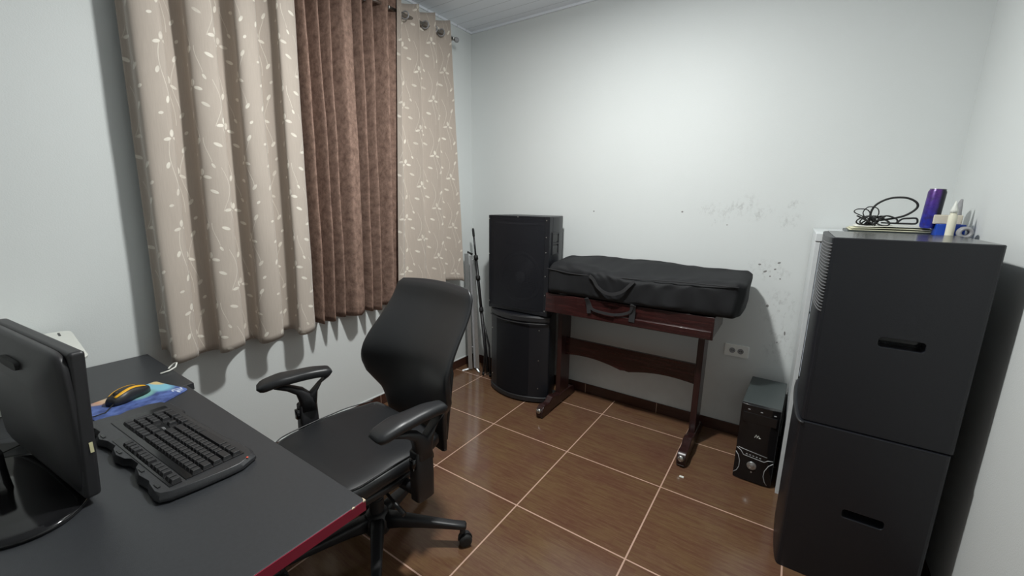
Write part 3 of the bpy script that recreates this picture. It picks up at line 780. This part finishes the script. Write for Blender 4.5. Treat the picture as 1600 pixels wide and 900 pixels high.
bm = bmesh.new(); prism(bm, arc_front(X0 + .012, X1 - .036, YFr - .036, .016) + [(X1 - .036, YFr - .034), (X0 + .012, YFr - .034)][:0] + [(x, y + .0015) for x, y in reversed(arc_front(X0 + .012, X1 - .036, YFr - .036, .016))], Z0 + .025, Z1 - .012)
link('grille', rel(sp, bm), 'mesh', sp)
bm = bmesh.new()
for (a0, a1, b0, b1) in ((X0, X0 + .013, Z0, Z1), (X1 - .037, X1, Z0, Z1), (X0 + .013, X1 - .037, Z0, Z0 + .026), (X0 + .013, X1 - .037, Z1 - .013, Z1)):
    box(bm, a0, a1, YFr - .040, YFr + .002, b0, b1)
link('front_frame', rel(sp, bm), 'blackrough', sp, bevel=.003)
for z in (1.185, 1.108):
    bm = bmesh.new(); ringloft(bm, [[(X1 + h_, y, z + zz) for (y, zz, _) in rrect(-.045, 0, .036, .026, .008, 0)] for h_ in (-.004, .0015)]); rc = link('handle_recess', rel(sp, bm), 'gloss', sp)
bm = bmesh.new(); 
for zz in (1.2165, 1.147, 1.077): box(bm, X1, X1 + .006, -.086, -.004, zz - .005, zz + .005)
for yy in (-.086, -.004): box(bm, X1, X1 + .006, yy - .004, yy + .004, 1.072, 1.2215)
link('side_handle', rel(sp, bm), 'black', sp, bevel=.002)
def screws(par, pts, nrm='y'):
    for p in pts:
        bm = bmesh.new(); lathe(bm, [(0, 0), (.0045, 0), (.0035, .0022), (0, .0026)], 10, Matrix.Translation(p) @ (Matrix.Rotation(PI / 2, 4, 'X')))
        link('screw', rel(par, bm), 'steel', par)
screws(sp, [(x, YFr - .041, z) for x in (X1 - .024,) for z in (1.30, 1.19, 1.09, .93, .80, .69)] + [(X0 + .0065, YFr - .041, z) for z in (1.30, 1.05, .70)] + [((X0 + X1) / 2, YFr - .041, 1.3175)])
sb = thing('loudspeaker', 'black bass loudspeaker with bowed plain grille under the two-way speaker by the curtain', 'loudspeaker', (.427, .03, 0))
Z1b = .645
bm = bmesh.new(); prism(bm, [(X0 + .06, YBk), (X0 - .004, -.04)] + arc_front(X0 - .004, X1, YFr, .085) + [(X1, -.07), (X1 - .075, YBk)], 0.012, Z1b)
link('cabinet', rel(sb, bm), 'blackrough', sb, bevel=.008, seg=3)
fr_ = arc_front(X0 + .03, X1 - .045, YFr - .012, .083)
bm = bmesh.new(); prism(bm, fr_ + [(x, y + .02) for x, y in reversed(fr_)], .05, .60); link('grille', rel(sb, bm), 'grille', sb, bevel=.003)
bm = bmesh.new()
fo = arc_front(X0 - .004, X1 + .004, YFr - .006, .092)
prism(bm, fo + [(x, y + .02) for x, y in reversed(fo)], .010, .046)
link('front_rail', rel(sb, bm), 'black', sb, bevel=.006, seg=3); bm = bmesh.new(); prism(bm, fo + [(x, y + .02) for x, y in reversed(fo)], .604, .640)
link('front_rail', rel(sb, bm), 'black', sb, bevel=.006, seg=3)
bm = bmesh.new(); tube(bm, [(lerp(X0, X1, i / 20), YFr - .012 - .090 * math.sin(PI * i / 20) ** .8, .594) for i in range(21)], .004); link('trim_line', rel(sb, bm), 'black', sb, smooth=True)
for x, y in ((X0 + .05, .1), (X1 - .05, .1), (X0 + .05, -.08), (X1 - .05, -.08)):
    bm = bmesh.new(); lathe(bm, [(0, 0), (.018, 0), (.016, .013), (0, .013)], 16, Matrix.Translation((x, y, 0))); link('foot', rel(sb, bm), 'rubber', sb)
screws(sb, [(X1 - .052, YFr - .052, z) for z in (.12, .33, .55)] + [(X0 + .045, YFr - .052, z) for z in (.14, .5)])

# ------------------------------------------------------------------ stacked speakers on the right
def side_speaker(label, x0, x1, y0, y1, z0, z1, ribs):
    s_ = thing('loudspeaker', label, 'loudspeaker', ((x0 + x1) / 2, (y0 + y1) / 2, z0))
    n = 26; bul = .026 if ribs else .029
    front = []
    for i in range(n + 1):
        a = -PI / 2 + PI * i / n
        front.append((x0 - bul * max(0, math.cos(a)) ** .55, (y0 + y1) / 2 + (y1 - y0) / 2 * math.sin(a)))
    def rc(cx, cy, a0): return [(cx + .012 * math.cos(R(a0 + 30 * k)), cy + .012 * math.sin(R(a0 + 30 * k))) for k in range(4)]
    body = rc(x1 - .012, y1 - .012, 0)[::-1] + rc(x1 - .012, y0 + .012, 270)[::-1] + [(x0 - .001, y0), (x0 - .001, y1)]
    bm = bmesh.new(); prism(bm, body, z0, z1)
    cab = link('cabinet', rel(s_, bm), 'blackrough', s_)
    # real recess for the grip cut from the flank
    hz = lerp(z0, z1, .50); hx = lerp(x0, x1, .545)
    cut = bmesh.new(); ringloft(cut, [[(x + 0, y_, z) for (x, z, _) in rrect(hx, hz, .058, .0165, .010, 0)] for y_ in (y0 - .02, y0 + .055)])
    cu = link('grip_cutter', rel(s_, cut), 'gloss', None); cu.location = s_.location
    md = cab.modifiers.new('grip', 'BOOLEAN'); md.object = cu; md.solver = 'EXACT'
    bpy.context.view_layer.update()
    dg = bpy.context.evaluated_depsgraph_get(); me_ = bpy.data.meshes.new_from_object(cab.evaluated_get(dg)); cab.modifiers.clear(); cab.data = me_
    cab.data.materials.clear(); cab.data.materials.append(M['blackrough'])
    for p in cab.data.polygons: p.material_index = 0; p.use_smooth = False
    bpy.data.objects.remove(cu)
    b = cab.modifiers.new('bevel', 'BEVEL'); b.width = .002; b.segments = 2; b.limit_method = 'ANGLE'; b.angle_limit = R(60)
    bm = bmesh.new(); prism(bm, front, z0 + .001, z1 - .0005)
    link('front_grille', rel(s_, bm), 'blackrough', s_)
    if ribs:
        bm = bmesh.new(); prism(bm, [(x1 - .004, y1 - .004), (x1 - .004, y0 + .004), (x0 - .004, y0 + .004), (x0 - .004, y1 - .004)], z1, z1 + .0015); o = link('top_sheen_sheet', rel(s_, bm), 'top_sheen', s_); o['label'] = 'thin sheet added for the top sheen'  # separate lighter, smoother sheet added so the top mirrors the back wall
    # grip lining
    bm = bmesh.new(); ringloft(bm, [[(x, y_, z) for (x, z, _) in rrect(hx, hz, .0575, .016, .010, 0)] for y_ in (y0 + .050, y0 + .054)]); link('handle_recess', rel(s_, bm), 'gloss', s_)
    if ribs:
        for i in range(22):
            z = z1 - .022 - i * .0112
            bm = bmesh.new(); pts = [(x - .0006, y) for x, y in front[1:14]]
            tube(bm, [(x, y, z) for x, y in pts], .0032, seg=6)
            link('vent_rib', rel(s_, bm), 'greyrib', s_, smooth=True)
    else:
        bm = bmesh.new(); tube(bm, [(x - .001, y, z1 - .006) for x, y in front], .005, seg=8); link('top_rim', rel(s_, bm), 'black', s_, smooth=True)
    return s_
M['top_sheen'] = plain('top_sheen_black', (.03, .03, .032), .2, nz=.3, nscale=9, spec=.6)  # lighter and smoother than the cabinet, to brighten the top's reflection
M['greyrib'] = plain('worn_grey_ribs', (.07, .07, .074), .5)
RX0, RX1, RY0, RY1 = 2.116, 2.508, -.722, -.262
side_speaker('big black loudspeaker on top of the right-hand stack, ribbed front edge and grip slot', RX0, RX1, RY0, RY1, .637, 1.312, True)
side_speaker('big black loudspeaker standing on the floor under the other in the right-hand stack', RX0 - .004, RX1 - .006, RY0 - .008, RY1, .0, .634, False)

# ------------------------------------------------------------------ keyboard stand with bagged instrument
ks = thing('keyboard_stand', 'dark red wooden keyboard stand with two trestle legs against the back wall', 'stand', (1.18, .0, 0))
SX0, SX1 = .682, 1.705
link('front_apron', rel(ks, bx(SX0, SX1, -.165, -.145, .705, .832)), 'wood', ks, bevel=.003)
bm = bmesh.new(); prism(bm, [(-.173, .752), (-.165, .757), (-.165, .708), (-.173, .712)], 1.16, SX1 - .01, 'x'); link('apron_molding', rel(ks, bm), 'wood', ks, bevel=.001)
link('back_apron', rel(ks, bx(SX0, SX1, .165, .185, .715, .832)), 'wood', ks, bevel=.003)
for x in (SX0, SX1 - .02):
    link('side_apron', rel(ks, bx(x, x + .02, -.145, .165, .715, .830)), 'wood', ks, bevel=.003)
link('shelf', rel(ks, bx(SX0 + .02, SX1 - .02, -.145, .165, .795, .815)), 'wood', ks)
for x in (.735, 1.635):
    bm = bmesh.new(); box(bm, x - .0175, x + .0175, -.045, .095, .065, .795); link('post', rel(ks, bm), 'woodv', ks, bevel=.003)
    bm = bmesh.new()
    prof = [(-.300, .008), (-.285, .0), (-.20, .0), (-.18, .012), (.10, .012), (.12, 0), (.185, 0), (.195, .01), (.195, .045), (.17, .065), (.13, .080), (-.06, .085), (-.10, .092), (-.13, .105), (-.165, .100), (-.19, .080), (-.225, .078), (-.265, .085), (-.292, .070), (-.306, .04)]
    prism(bm, prof, x - .024, x + .024, 'x'); ft = link('foot', rel(ks, bm), 'woodv', ks, bevel=.008, seg=3)
    bm = bmesh.new(); lathe(bm, [(0, -.012), (.014, -.012), (.017, -.006), (.017, .006), (.014, .012), (0, .012)], 20, Matrix.Translation((x, -.3035, .055)) @ Matrix.Rotation(R(78), 4, 'X')); o = link('metal_cap', rel(ks, bm), 'steel', ft, smooth=True)
bm = bmesh.new()
prof = [(.752, .487), (.752, .362)]
for i in range(33):
    q = i / 32; x = lerp(.752, 1.618, q); s2 = abs(q - .5) * 2
    z = .362 + .022 * math.sin(PI * min(1, s2 * 1.0)) * 1.0 - .030 * (1 - s2) ** 1.4 + (.010 if s2 < .05 else 0)
    prof.append((x, z))
prof += [(1.618, .487)]
prism(bm, prof[1:], .018, .038, 'y') if False else prism(bm, [prof[0]] + prof[2:], .018, .038, 'y')
link('stretcher', rel(ks, bm), 'wood', ks)

bg = thing('instrument_bag', 'long black padded keyboard bag lying on the red wooden stand', 'bag', (1.24, 0, .832))
bm = bmesh.new(); secs = []
NB = 84
def bagsec(x):
    q = (x - .686) / (1.835 - .686)
    e = 1.0
    if q < .025: e = math.sqrt(max(0, 1 - ((.025 - q) / .025) ** 2))
    if q > .965: e = math.sqrt(max(0, 1 - ((q - .965) / .035) ** 2))
    return q, max(e, .80)
rings = []
SEG = 64
for i in range(NB + 1):
    x = lerp(.686, 1.835, i / NB); q, e = bagsec(x)
    yf = -.188 + .006 * math.sin(q * 9); yb_ = .175
    ztf = .190 + .012 * math.sin(q * 7 + .3) - .016 * smoothstep(.12, .35, q) + .012 * smoothstep(.6, .9, q)
    ztb = .232 + .012 * smoothstep(.1, .2, q) - .012 * smoothstep(.55, .75, q) - .004 * smoothstep(.75, .95, q)
    ztf = max(.02, ztf); ring = []
    for k in range(SEG):
        a, b = super_pt(2 * PI * (k + .5) / SEG, 1, 1, 7)
        y = lerp(yf, yb_, (a * e + 1) / 2); zt_ = lerp(ztf, ztb, (a + 1) / 2)
        z = (b * (.5 + .5 * e) + 1) / 2 * zt_
        p = Vector((x, y, z))
        n1 = noise.noise(Vector((x * 5, y * 9, z * 12 + 3))) * .008 + noise.noise(Vector((x * 14 + z * 10, y * 14, z * 26))) * .005 + abs(noise.noise(Vector((x * 10 - z * 14, y * 8, z * 10 + 7)))) * -.007
        puck = math.exp(-((q - .36) / .10) ** 2) * .003 * math.sin(x * 110 + z * 120)
        if z > .012: p += Vector((0, -n1 * (1 if a < 0 else .3) + puck * (a < -.5), n1 * (b > 0) * .9))
        else: p.z = max(0.0005, p.z)
        if q > .9: p.x += noise.noise(Vector((2, y * 12, z * 12))) * .010 + .012 * (z / .2) - .012
        p.z += .833 ; ring.append(p)
    rings.append(ring)
ringloft(bm, rings)
bag = link('bag_body', rel(bg, bm), 'nylon', bg, smooth=True)
bag.modifiers.new('sub', 'SUBSURF').levels = 1; bag.modifiers['sub'].render_levels = 1
def strap(pts, w_, up=(0, -1, 0), th=.0022):
    bm = bmesh.new(); P = [Vector(p) for p in pts]; rgs = []
    for i, p in enumerate(P):
        d_ = (P[min(i + 1, len(P) - 1)] - P[max(i - 1, 0)]).normalized(); n_ = Vector(up); s2 = d_.cross(n_).normalized(); n_ = s2.cross(d_)
        rgs.append([p + s2 * w_ / 2 - n_ * th, p + s2 * w_ / 2 + n_ * th, p - s2 * w_ / 2 + n_ * th, p - s2 * w_ / 2 - n_ * th])
    ringloft(bm, rgs); return bm
def sm(pts, n=6):
    P = [Vector(p) for p in pts]; o_ = []
    for i in range(len(P) - 1):
        p0, p1, p2, p3 = P[max(i - 1, 0)], P[i], P[i + 1], P[min(i + 2, len(P) - 1)]
        for k in range(n):
            t_ = k / n; o_.append(.5 * ((2 * p1) + (-p0 + p2) * t_ + (2 * p0 - 5 * p1 + 4 * p2 - p3) * t_ ** 2 + (-p0 + 3 * p1 - 3 * p2 + p3) * t_ ** 3))
    o_.append(P[-1]); return o_
yy = -.203
link('carry_handle', rel(bg, strap(sm([(1.00, yy + .004, .985), (1.03, yy - .003, .965), (1.06, yy - .006, .925), (1.11, yy - .012, .897), (1.16, yy - .012, .895), (1.21, yy - .008, .915), (1.25, yy - .003, .955), (1.275, yy + .004, .985)]), .018)), 'webbing', bg)
link('carry_handle', rel(bg, strap(sm([(.985, -.19, .845), (1.0, -.178, .81), (1.02, -.176, .775), (1.07, -.180, .765), (1.15, -.182, .762), (1.215, -.180, .775), (1.26, -.182, .80), (1.27, -.19, .845)]), .016)), 'webbing', bg)
link('strap_end', rel(bg, strap(sm([(1.275, -.192, .84), (1.272, -.177, .80), (1.268, -.175, .735)]), .034)), 'webbing', bg)
link('strap_end', rel(bg, strap(sm([(.985, -.192, .84), (.992, -.177, .80), (1.0, -.175, .745)]), .026)), 'webbing', bg)
bm = bmesh.new(); tube(bm, sm([(.70, -.188, 1.0), (.80, -.189, .990), (.92, -.186, .982), (1.2, -.182, .990), (1.5, -.185, 1.005), (1.80, -.188, 1.01)]), .003, seg=6); link('zip_seam', rel(bg, bm), 'webbing', bg, smooth=True)
bm = bmesh.new(); box(bm, .885, .912, -.165, -.158, 1.018, 1.025); bm.transform(Matrix.Translation((0, 0, -.002))); o = link('tag', rel(bg, bm), 'whitep', bg); o['label'] = 'small white tag'

# ------------------------------------------------------------------ outlet
ol = thing('wall_outlet', 'white double wall socket right of the keyboard stand', 'outlet', (1.792, YB, .548))
bm = bmesh.new(); ringloft(bm, [[(x, y_, z) for (x, z, _) in rrect(0, 0, hw, .036, .006, 0)] for y_, hw in ((0, .066), (-.006, .066), (-.009, .063))]); link('plate', bm, 'plate', ol)
for x in (-.022, .023):
    bm = bmesh.new(); lathe(bm, [(0, 0), (.0165, 0), (.0165, .0015), (.013, .002), (.012, .0005), (0, .0005)], 24, Matrix.Translation((x, -.009, 0)) @ Matrix.Rotation(PI / 2, 4, 'X')); so = link('socket', bm, 'greyp', ol)
    for dx in (-.005, .005):
        bm = bmesh.new(); lathe(bm, [(0, 0), (.0025, 0), (.0025, .001), (0, .001)], 10, Matrix.Translation((x + dx, -.0098, 0)) @ Matrix.Rotation(PI / 2, 4, 'X')); link('socket_hole', bm, 'gloss', so)

# ------------------------------------------------------------------ mic stand and aluminium stand in the corner
mi_ = thing('microphone_stand', 'folded thin black microphone stand leaning in the corner left of the speakers', 'stand', (.02, .04, 0))
A = Vector((.03, .055, .03)); B = Vector((-.155, .10, 1.205))
def on(t_): return A.lerp(B, t_)
link('lower_tube', rel(mi_, tb([on(0), on(.46)], .014, seg=12)), 'black', mi_, smooth=True)
link('boom', rel(mi_, tb([on(.40), on(.80)], .012, seg=12)), 'black', mi_, smooth=True)
link('boom_tube', rel(mi_, tb([on(.78), on(.97)], .0075, seg=10)), 'black', mi_, smooth=True)
link('tip', rel(mi_, tb([on(.94), on(.95), on(.99), on(1)], [.007, .010, .010, .006], seg=12)), 'rubber', mi_, smooth=True)
for t_ in (.44, .66, .80):
    link('clutch', rel(mi_, tb([on(t_ - .018), on(t_ - .012), on(t_ + .012), on(t_ + .018)], [.012, .018, .018, .012], seg=14)), 'rubber', mi_, smooth=True)
    q = on(t_); link('knob', rel(mi_, tb([q, q + Vector((.02, -.028, .002))], [.006, .010], seg=10)), 'rubber', mi_, smooth=True)
for (dx, dy) in ((.035, -.012), (-.03, -.02), (.0, .035)):
    link('leg', rel(mi_, tb([on(.40), (A.x + dx * .6, A.y + dy * .6, .25), (A.x + dx, A.y + dy, .012)], .007, seg=8)), 'black', mi_, smooth=True)
    link('rubber_foot', rel(mi_, tb([(A.x + dx, A.y + dy, .030), (A.x + dx * 1.02, A.y + dy * 1.02, .002)], .010, seg=10)), 'rubber', mi_, smooth=True)
al = thing('folded_aluminium_stand', 'folded silver aluminium stand leaning in the room corner beside the microphone stand', 'stand', (-.13, .08, 0))
def rail(name, p, q, w_, d_, par, mat='alu'):
    p, q = Vector(p), Vector(q); dr = (q - p).normalized(); r_ = Vector((.8, .6, 0)); r_ = (r_ - dr * r_.dot(dr)).normalized(); u_ = dr.cross(r_)
    bm = bmesh.new(); rg = []
    for c_ in (p, q): rg.append([c_ + r_ * a * w_ / 2 + u_ * b * d_ / 2 for a, b in ((-1, -1), (1, -1), (1, 1), (-1, 1))])
    ringloft(bm, rg); return link(name, rel(par, bm), mat, par, bevel=.002)
rail('rail', (-.150, .05, .015), (-.205, .075, 1.0), .034, .012, al)
rail('rail', (-.100, .085, .015), (-.160, .11, .95), .030, .012, al)
rail('rail', (-.125, .080, .02), (-.183, .10, .98), .020, .010, al, 'greyp')
for z in (.20, .55, .90): rail('cross_clip', (-.158 - .045 * z, .066 + .03 * z, z), (-.118 - .03 * z, .095 + .03 * z, z + .004), .012, .012, al, 'greyp')
rail('foot', (-.15, .06, .02), (-.20, .0, .004), .014, .006, al); rail('foot', (-.12, .085, .02), (-.055, .055, .004), .014, .006, al)
bm = bmesh.new(); tube(bm, [(-.20, .085, .985), (-.205, .09, 1.01), (-.17, .11, .99)], .009); link('top_cap', rel(al, bm), 'rubber', al, smooth=True)

# ------------------------------------------------------------------ computer tower
pc = thing('computer_tower', 'black desktop computer tower on the floor beside the white cabinet', 'computer', (1.975, -.01, 0), R(-2.0))
PX, PY0, PY1, PZ = .0865, -.215, .205, .425
link('case', bx(-PX, PX, PY0 + .03, PY1, .008, PZ), 'pclid', pc, bevel=.002)
bm = bmesh.new(); prism(bm, [(-PX, PY0 + .03), (-PX, PY0 + .008), (-.05, PY0), (.05, PY0), (PX, PY0 + .008), (PX, PY0 + .03)], .004, PZ); fp = link('front_panel', bm, 'gloss', pc, bevel=.003)
def fline(pts, r=.0018, mat='print', nm='chrome_line'):
    o = link(nm, tb([(x, PY0 - .0008 + max(0, (abs(x) - .05)) * .22, z) for x, z in pts], r, seg=6), mat, fp, smooth=True); return o
fline([(-PX + .004, .175), (-.062, .165), (-.048, .146), (.045, .138), (.06, .150), (PX - .004, .152)])
fline([(-.075, .180), (-.055, .178), (.055, .166)])
fline([(-PX + .002, .150), (-.072, .135), (-.062, .105), (-.062, .07), (-.07, .045), (-PX + .002, .028)], .002)
fline([(PX - .002, .140), (.066, .122), (.052, .09), (.050, .06), (.058, .03), (.07, .012)], .002)
bm = bmesh.new(); lathe(bm, [(0, 0), (.021, 0), (.023, .002), (.020, .005), (.015, .003), (.012, .005), (0, .006)], 28, Matrix.Translation((-.006, PY0, .098)) @ Matrix.Rotation(PI / 2, 4, 'X')); o = link('power_button', bm, 'alu', fp, smooth=True); o['label'] = 'round silver power button'
bm = bmesh.new(); lathe(bm, [(0, 0), (.004, 0), (.004, .002), (0, .002)], 12, Matrix.Translation((-.004, PY0, .062)) @ Matrix.Rotation(PI / 2, 4, 'X')); link('reset_button', bm, 'alu', fp)
for i in range(5): bm = bx(-.038 + i * .015, -.038 + i * .015 + .008, PY0 - .0012, PY0 + .001, .1535 - i * .001, .1575 - i * .001); link('port', bm, 'print', fp)
link('drive_bay', bx(-.074, .074, PY0 - .002, PY0 + .006, .335, .385), 'gloss', fp, bevel=.002)
for (x, z) in ((-.055, .4), (-.0, .398), (.058, .396)): link('badge', bx(x, x + .01, PY0 - .001, PY0 + .001, z, z + .004), 'print', fp)
bm = bmesh.new()
for pts in ([(-.010, .258), (-.004, .274), (.001, .262)], [(.0, .258), (.006, .272), (.011, .260)], [(.008, .258), (.016, .260)]): tube(bm, [(x, PY0 - .001, z) for x, z in pts], .0015, seg=6)
link('logo', bm, 'whitep', fp)
for x in (-.06, .06):
    for y in (-.15, .16): link('foot', bx(x - .012, x + .012, y - .012, y + .012, 0, .008), 'rubber', pc)

# ------------------------------------------------------------------ white cabinet behind the right stack
cbx0, cbx1, cy0_, cy1_ = 2.076, 2.556, -.243, .228
CZ = 1.300
wc_ = thing('drawer_cabinet', 'tall white drawer cabinet mostly hidden behind the right-hand speaker stack', 'cabinet', ((cbx0 + cbx1) / 2, -.01, 0))
link('side_panel', rel(wc_, bx(cbx0, cbx0 + .018, cy0_, cy1_, .0, CZ - .036)), 'whitel', wc_, bevel=.001)
link('side_panel', rel(wc_, bx(cbx1 - .018, cbx1, cy0_, cy1_, .0, CZ - .036)), 'whitel', wc_, bevel=.001)
link('top_board', rel(wc_, bx(cbx0 - .002, cbx1 + .002, cy0_ - .004, cy1_, CZ - .036, CZ)), 'whitel', wc_, bevel=.003)
link('back_panel', rel(wc_, bx(cbx0 + .018, cbx1 - .018, cy1_ - .008, cy1_ - .002, .06, CZ - .036)), 'whitel', wc_)
for (a, b) in ((.632, .936), (.946, 1.260)):
    dr = link('drawer', rel(wc_, bx(cbx0 + .020, cbx1 - .020, cy0_ + .001, cy0_ + .019, a, b)), 'drawer', wc_, bevel=.001); dr['label'] = 'pale blue-grey drawer front'
    link('handle', rel(wc_, tb([(2.26, cy0_ + .001, (a + b) / 2), (2.26, cy0_ - .012, (a + b) / 2), (2.37, cy0_ - .012, (a + b) / 2), (2.37, cy0_ + .001, (a + b) / 2)], .004)), 'alu', dr)
link('shelf', rel(wc_, bx(cbx0 + .018, cbx1 - .018, cy0_ + .02, cy1_ - .01, .612, .628)), 'desk', wc_)
link('bottom_board', rel(wc_, bx(cbx0 + .018, cbx1 - .018, cy0_ + .02, cy1_ - .01, .05, .066)), 'desk', wc_)
bm = bmesh.new(); lathe(bm, [(0, 0), (.010, 0), (.012, .004), (.006, .009), (.006, .018), (0, .018)], 14, Matrix.Translation((cbx0 + .032, cy0_ + .012, .028)) @ Matrix.Rotation(R(20), 4, 'Y')); link('hinge_stub', rel(wc_, bm), 'whitep', wc_, smooth=True)
bm = bmesh.new(); lathe(bm, [(0, 0), (.003, 0), (.003, .002), (0, .002)], 10, Matrix.Translation((cbx0 + .012, cy0_, .612)) @ Matrix.Rotation(PI / 2, 4, 'X')); link('screw', rel(wc_, bm), 'greyp', wc_)

# ------------------------------------------------------------------ clutter on the cabinet
tag(link('folder', bx(2.19, 2.49, -.10, .13, CZ, CZ + .012), 'pclid', bevel=.001), 'flat dark grey folder under the papers on top of the white cabinet', 'folder')
def sheet(x0, x1, y0, y1, z, amp, seed, lift=0.0, th=.0012):
    bm = bmesh.new(); g = []
    for i in range(19):
        r_ = []
        for j_ in range(13):
            u, v_ = i / 18, j_ / 12
            r_.append(bm.verts.new((lerp(x0, x1, u) + .006 * v_, lerp(y0, y1, v_), z + amp * (1 + noise.noise(Vector((u * 2.4, v_ * 2, seed)))) + lift * (u ** 3 * 0 + math.sin(u * PI) * .6))))
        g.append(r_)
    for i in range(18):
        for j_ in range(12): bm.faces.new((g[i][j_], g[i + 1][j_], g[i + 1][j_ + 1], g[i][j_ + 1]))
    r_ = bmesh.ops.extrude_face_region(bm, geom=bm.faces[:])
    for v_ in r_['geom']:
        if isinstance(v_, bmesh.types.BMVert): v_.co.z += th
    return bm
for (a, mt_, lb) in (((2.195, 2.475, -.105, .11, CZ + .0125, .001, 1, .0, .004), 'paper2', 'yellowed paper stack lying on the dark folder, lowest of the papers'), ((2.20, 2.48, -.11, .09, CZ + .0185, .002, 5, .004, .003), 'paper2', 'bent cream sheet in the middle of the papers'), ((2.215, 2.50, -.10, .10, CZ + .0265, .003, 9, .006, .003), 'paper', 'white bent sheet, topmost paper under the tangled cable')):
    tag(link('paper_sheet', sheet(*a), mt_, smooth=True), lb, 'paper', 'papers on the white cabinet')
# tangled cable: knot plus a big loop
pts = []
cz = CZ + .040
kc = Vector((2.275, -.06, cz + .012))
for i in range(190):
    t_ = i / 190 * 2 * PI
    rr_ = .032 + .022 * math.sin(7 * t_)
    pts.append(kc + Vector((rr_ * math.cos(5 * t_) * 1.1, .035 * math.sin(3 * t_ + 1), .020 * math.sin(8 * t_ + .5) + .004)))
bm = bmesh.new(); tube(bm, pts, .0030, seg=6, closed=True)
loop = sm([(2.275, -.075, 1.352), (2.262, -.080, 1.385), (2.275, -.085, 1.425), (2.315, -.09, 1.452), (2.365, -.095, 1.455), (2.40, -.095, 1.437), (2.405, -.093, 1.412), (2.375, -.09, 1.382), (2.33, -.088, 1.366), (2.28, -.08, 1.356)], 8)
tube(bm, loop, .0042, seg=8)
tube(bm, sm([(2.27, -.08, 1.36), (2.235, -.085, 1.375), (2.205, -.085, 1.392), (2.215, -.08, 1.405), (2.25, -.08, 1.402), (2.268, -.075, 1.372)], 8), .0022, seg=6)
tube(bm, sm([(2.25, -.09, 1.36), (2.235, -.09, 1.39), (2.25, -.09, 1.415), (2.28, -.09, 1.41), (2.288, -.09, 1.385), (2.275, -.09, 1.36)], 8), .0022, seg=6)
tube(bm, sm([(2.28, -.09, 1.35), (2.31, -.10, 1.378), (2.345, -.10, 1.368), (2.352, -.10, 1.353), (2.34, -.10, 1.348), (2.30, -.10, 1.349)], 8), .0032, seg=6)
tube(bm, sm([(2.35, -.10, 1.348), (2.365, -.10, 1.366), (2.385, -.10, 1.370), (2.41, -.10, 1.370), (2.412, -.10, 1.350), (2.38, -.10, 1.348), (2.33, -.10, 1.348)], 8), .0038, seg=6)
tag(link('audio_cable', bm, 'rubber', smooth=True), 'tangled black cable with one big loop lying on the papers', 'cable')
cn = thing('drink_can', 'tall slim purple and blue can on the white cabinet', 'can', (2.447, -.115, CZ + .032))
bm = bmesh.new(); lathe(bm, [(0, .0), (.022, .0), (.027, .006), (.028, .012), (.028, .146), (.025, .154), (.024, .158), (0, .158)], 36); link('can_body', bm, 'can', cn, smooth=False, bevel=.001)
bm = bmesh.new(); tube(bm, [(.0245 * math.cos(a), .0245 * math.sin(a), .158) for a in [2 * PI * k / 32 for k in range(32)]], .0016, seg=6, closed=True); link('rim', bm, 'alu', cn, smooth=True)
cn.rotation_euler = (0, R(2.5), 0)
tag(link('small_box', rel(Matrix and bpy.data.objects.new('x', None), bx(2.462, 2.546, -.165, -.095, CZ, CZ + .052)), 'bluep', bevel=.003), 'small blue box under the cream block on the cabinet', 'box')
bm = bmesh.new(); box(bm, 2.452, 2.535, -.150, -.095, CZ + .052, CZ + .088); tag(link('small_carton', bm, 'card', bevel=.003), 'pale cream carton lying on the small blue box', 'box')
gb = thing('glue_bottle', 'upright cream glue bottle with pointed nozzle in front of the blue box', 'bottle', (2.497, -.19, CZ))
bm = bmesh.new(); lathe(bm, [(0, 0), (.0115, 0), (.013, .003), (.013, .085), (.010, .092), (.010, .098), (0, .098)], 24); link('bottle_body', bm, 'cream', gb, smooth=False, bevel=.001)
bm = bmesh.new(); lathe(bm, [(0, .098), (.012, .098), (.011, .108), (.005, .128), (.002, .142), (0, .142)], 20); link('nozzle', bm, 'whitep', gb, smooth=True)
bm = bmesh.new(); lathe(bm, [(.0, 0), (.019, 0), (.016, .004), (.004, .062), (0, .064)], 20, Matrix.Translation((2.518, -.122, CZ + .088)) @ Matrix.Rotation(R(8), 4, 'Y')); tag(link('funnel_cap', bm, 'greyp', smooth=True), 'small grey pointed cap standing on the cream carton', 'cap')
tp_ = thing('tape_roll', 'grey roll of tape lying at the right end of the cabinet top', 'tape', (2.545, -.19, CZ + .022))
tp_.location = (2.535, -.205, CZ + .0235)
bm = bmesh.new(); tube(bm, [(.016 * math.cos(a), 0, .016 * math.sin(a)) for a in [2 * PI * k / 28 for k in range(28)]], .0072, seg=10, closed=True); bm.transform(Matrix.Diagonal((1, 3.0, 1, 1))); link('tape', bm, 'greyp', tp_, smooth=True)
tag(link('paper_scrap', bx(1.650, 1.672, -.392, -.378, 0.0, .004), 'paper', bevel=.001), 'tiny white scrap on the floor in front of the stand foot', 'scrap')
for o in list(bpy.data.objects):
    if o.name == 'x': bpy.data.objects.remove(o)
